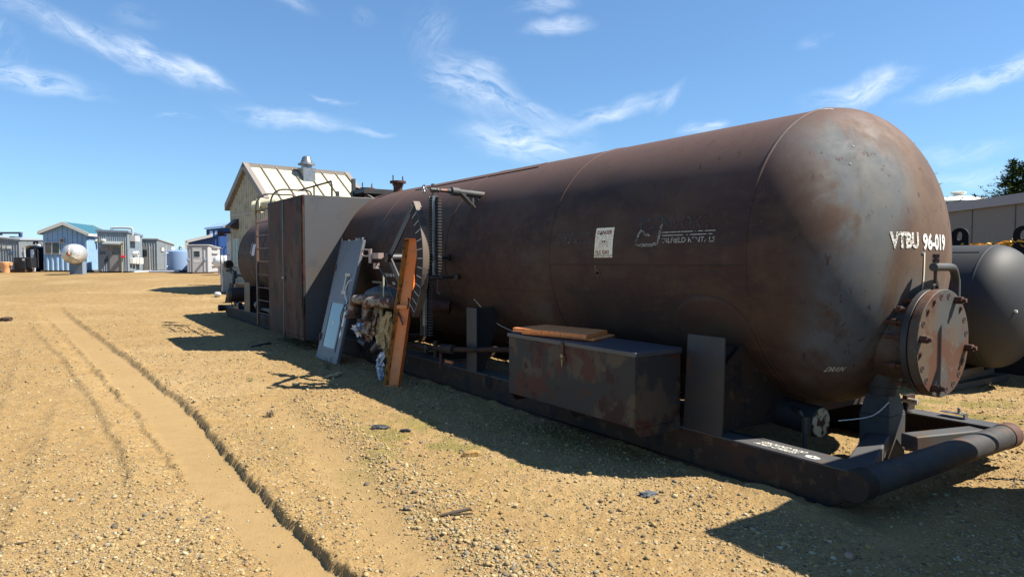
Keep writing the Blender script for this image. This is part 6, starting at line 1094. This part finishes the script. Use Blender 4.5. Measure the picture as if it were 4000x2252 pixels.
m = MB(); m.hexa([(-.1, -.3, za1), (w, -.3, zb1), (w, 9, zb1 + .6), (w3, 7.2, zp(958, Y + 6))], [(-.1, -.3, za1 + .14), (w, -.3, zb1 + .14), (w, 9, zb1 + .74), (w3, 7.2, zp(956, Y + 6))]); m.build('roof', M_b2r, o); m = MB(); m.hexa([(-.15, -.42, za1 - .02), (w * .8, -.42, za1 + (zb1 - za1) * .8 - .02), (w * .8, -.3, za1 + (zb1 - za1) * .8 - .02), (-.15, -.3, za1 - .02)], [(-.15, -.42, za1 + .26), (w * .8, -.42, za1 + (zb1 - za1) * .8 + .26), (w * .8, -.3, za1 + (zb1 - za1) * .8 + .26), (-.15, -.3, za1 + .26)]); m.box((-.2, -.42, z0 + 1.2), (.1, -.3, za1 + .2)); m.build('roof_edge', M_white, o)
# ================================================================== litter on the dirt
def gz_(x, y): return float(terrain(np.array([x]), np.array([y]))[0][0])
def gp(t, s): v = RIG.pt((t, s, 0)); return v.x, v.y
def chunk(name, lab, cat, t, s, dims, mt, yaw, seed, jag=.25, lift=0.):
    x, y = gp(t, s); z = gz_(x, y) + lift; r = random.Random(seed); bm = bmesh.new(); bmesh.ops.create_icosphere(bm, subdivisions=2, radius=1)
    for v in bm.verts:
        c = v.co; q = [abs(a) ** .55 * (1 if a > 0 else -1) for a in c]; k = 1 + r.uniform(-jag, jag); v.co = Vector((q[0] * dims[0] * k, q[1] * dims[1] * k, q[2] * dims[2] * (1 + r.uniform(-jag, jag) * .6)))
    me = bpy.data.meshes.new(name); bm.to_mesh(me); bm.free(); me.materials.append(mt); b = bpy.data.objects.new(name, me); COL.objects.link(b); b.location = (x, y, z + dims[2] * .7); b.rotation_euler = (r.uniform(-.15, .15), r.uniform(-.15, .15), math.radians(yaw)); tag(b, lab, cat); return b
M_rub = mat('grey_black_rubber', (.045, .05, .06), .6, bump=(40, .5, .01)); M_wd = mat('yellow_rotten_wood', (.52, .32, .10), .8, layers=[((.30, .17, .06), 12, .5, .62, (.3, 2, 2))], bump=(25, .6, .02)); M_asp = mat('blue_grey_asphalt', (.14, .155, .18), .9, bump=(60, .6, .01)); M_stick = mat('brown_stick', (.12, .085, .055), .85)
chunk('rubber_scrap', 'flat curled piece of black rubber on the sunny dirt near the shadow edge', 'rubber scrap', 2.66, 6.25, (.085, .045, .018), M_rub, 20, 1, .35)
chunk('rubber_scrap', 'small rolled bit of black rubber right of the larger scrap', 'rubber scrap', 2.80, 6.0, (.055, .018, .016), M_rub, -25, 2, .3)
chunk('wood_chunk', 'broken yellow chunk of wood lying by the edge of the shadow', 'wood chunk', 2.90, 4.93, (.075, .032, .026), M_wd, 15, 3, .22)
chunk('asphalt_piece', 'jagged grey slab of asphalt on the dirt below the rusted storage box', 'asphalt piece', 3.46, 3.42, (.062, .045, .013), M_asp, 35, 4, .4)
chunk('foam_piece', 'yellow torn foam piece on the shaded ground in front of the leaning door', 'foam piece', 3.30, 9.4, (.15, .07, .02), M_insul, 60, 5, .3)
chunk('yellow_lump', 'small yellow lump on the sunny dirt left of the shadow of the dial', 'foam piece', 2.63, 8.99, (.05, .035, .025), M_insul, 10, 6, .3)
chunk('clay_block', 'dark brown block lying alone on the dirt at the far left', 'block', -1.01, 22.63, (.14, .10, .07), mat('dark_clay', (.10, .06, .04), .9), 10, 7, .2)
chunk('cloth_scrap', 'dark scrap of cloth on the shaded ground below the tall cabinet', 'cloth scrap', 3.35, 13.6, (.28, .08, .015), mat('dark_cloth', (.05, .045, .04), .9), 70, 8, .4)
for i, (t, s, r_, lab) in enumerate(((4.16, 3.12, .030, 'round pale stone against the skid below the painted words'), (4.16, 2.74, .028, 'tan stone beside the nose of the skid'), (4.12, 2.6, .022, 'small ochre stone at the tip of the skid'), (3.62, 2.05, .032, 'pinkish stone in the shadow left of the push bar'), (2.55, 3.75, .022, 'ochre stone on the gravel ridge above the stick'), (.9, 3.35, .026, 'white oval stone beside the deep tyre rut'))):
    chunk('stone', lab, 'stone', t, s, (r_, r_ * .75, r_ * .55), mat('stone_tan%d' % (i % 2), ((.50, .38, .22), (.48, .33, .22))[i % 2], .85), 20 * i, 20 + i, .08)
x, y = gp(2.12, 3.80); m = MB(); z = gz_(x, y); m.tube([(x - .10, y - .03, z + .012), (x - .02, y, z + .02), (x + .09, y + .045, z + .03)], [.007, .013, .011], 8, smooth=3); m.tube([(x - .02, y - .01, z + .012), (x + .11, y + .0, z + .016)], .006, 6); b = m.build('stick', M_stick, None, WORLD, (x, y, z)); tag(b, 'dry brown stick lying on the gravel ridge at the bottom middle', 'stick')
x, y = gp(1.2, 2.4); 
def tuft(name, lab, t, s, n, h, col, seed):
    x, y = gp(t, s); z = gz_(x, y); r = random.Random(seed); m = MB()
    for k in range(n):
        a = r.random() * 6.28; l = h * r.uniform(.5, 1.1); d = r.uniform(.3, 1.3) * l; bx_, by_ = x + r.gauss(0, .02), y + r.gauss(0, .02); w_ = .0025
        p0 = np.array((bx_, by_, z)); p1 = p0 + (d * .4 * math.cos(a), d * .4 * math.sin(a), l * .8); p2 = p0 + (d * math.cos(a), d * math.sin(a), l * .75); pw = np.array((-math.sin(a), math.cos(a), 0)) * w_
        m.add([p0 - pw, p0 + pw, p1 + pw, p1 - pw, p2], [(0, 1, 2, 3), (3, 2, 4)])
    b = m.build(name, mat('grass_' + name, col, .8), None, WORLD, (x, y, z), smooth=False); tag(b, lab, 'grass tuft')
tuft('dry_grass_tuft', 'dry straw coloured grass tuft alone on the sunny dirt', 1.89, 7.37, 70, .09, (.38, .29, .17), 1)
tuft('green_weed', 'green weed growing behind the manway next to the skid', 6.75, 3.45, 90, .16, (.10, .20, .03), 2)
tuft('grey_twigs', 'bare grey twigs at the foot of the leaning door', 3.45, 10.1, 24, .22, (.12, .10, .09), 3)
tuft('weed_sprout', 'thin green sprout on the sunny dirt, left of the door', 2.2, 9.6, 14, .07, (.16, .20, .05), 4)
x0, y0 = -2.9, 3.95; m = MB(); m.tube([(x0 - .28, y0 + .15, gz_(x0 - .28, y0 + .15) + .012), (x0 - .38, y0 + .0, gz_(x0 - .38, y0) + .012), (x0 - .2, y0 - .09, gz_(x0 - .2, y0 - .09) + .012), (x0 + .1, y0 - .04, gz_(x0 + .1, y0 - .04) + .012)], .0045, 6, smooth=8); b = m.build('twine', mat('brown_twine', (.14, .09, .06), .9), None, WORLD, (x0, y0, 0)); tag(b, 'thin brown loop of twine on the gravel at the lower left', 'twine')
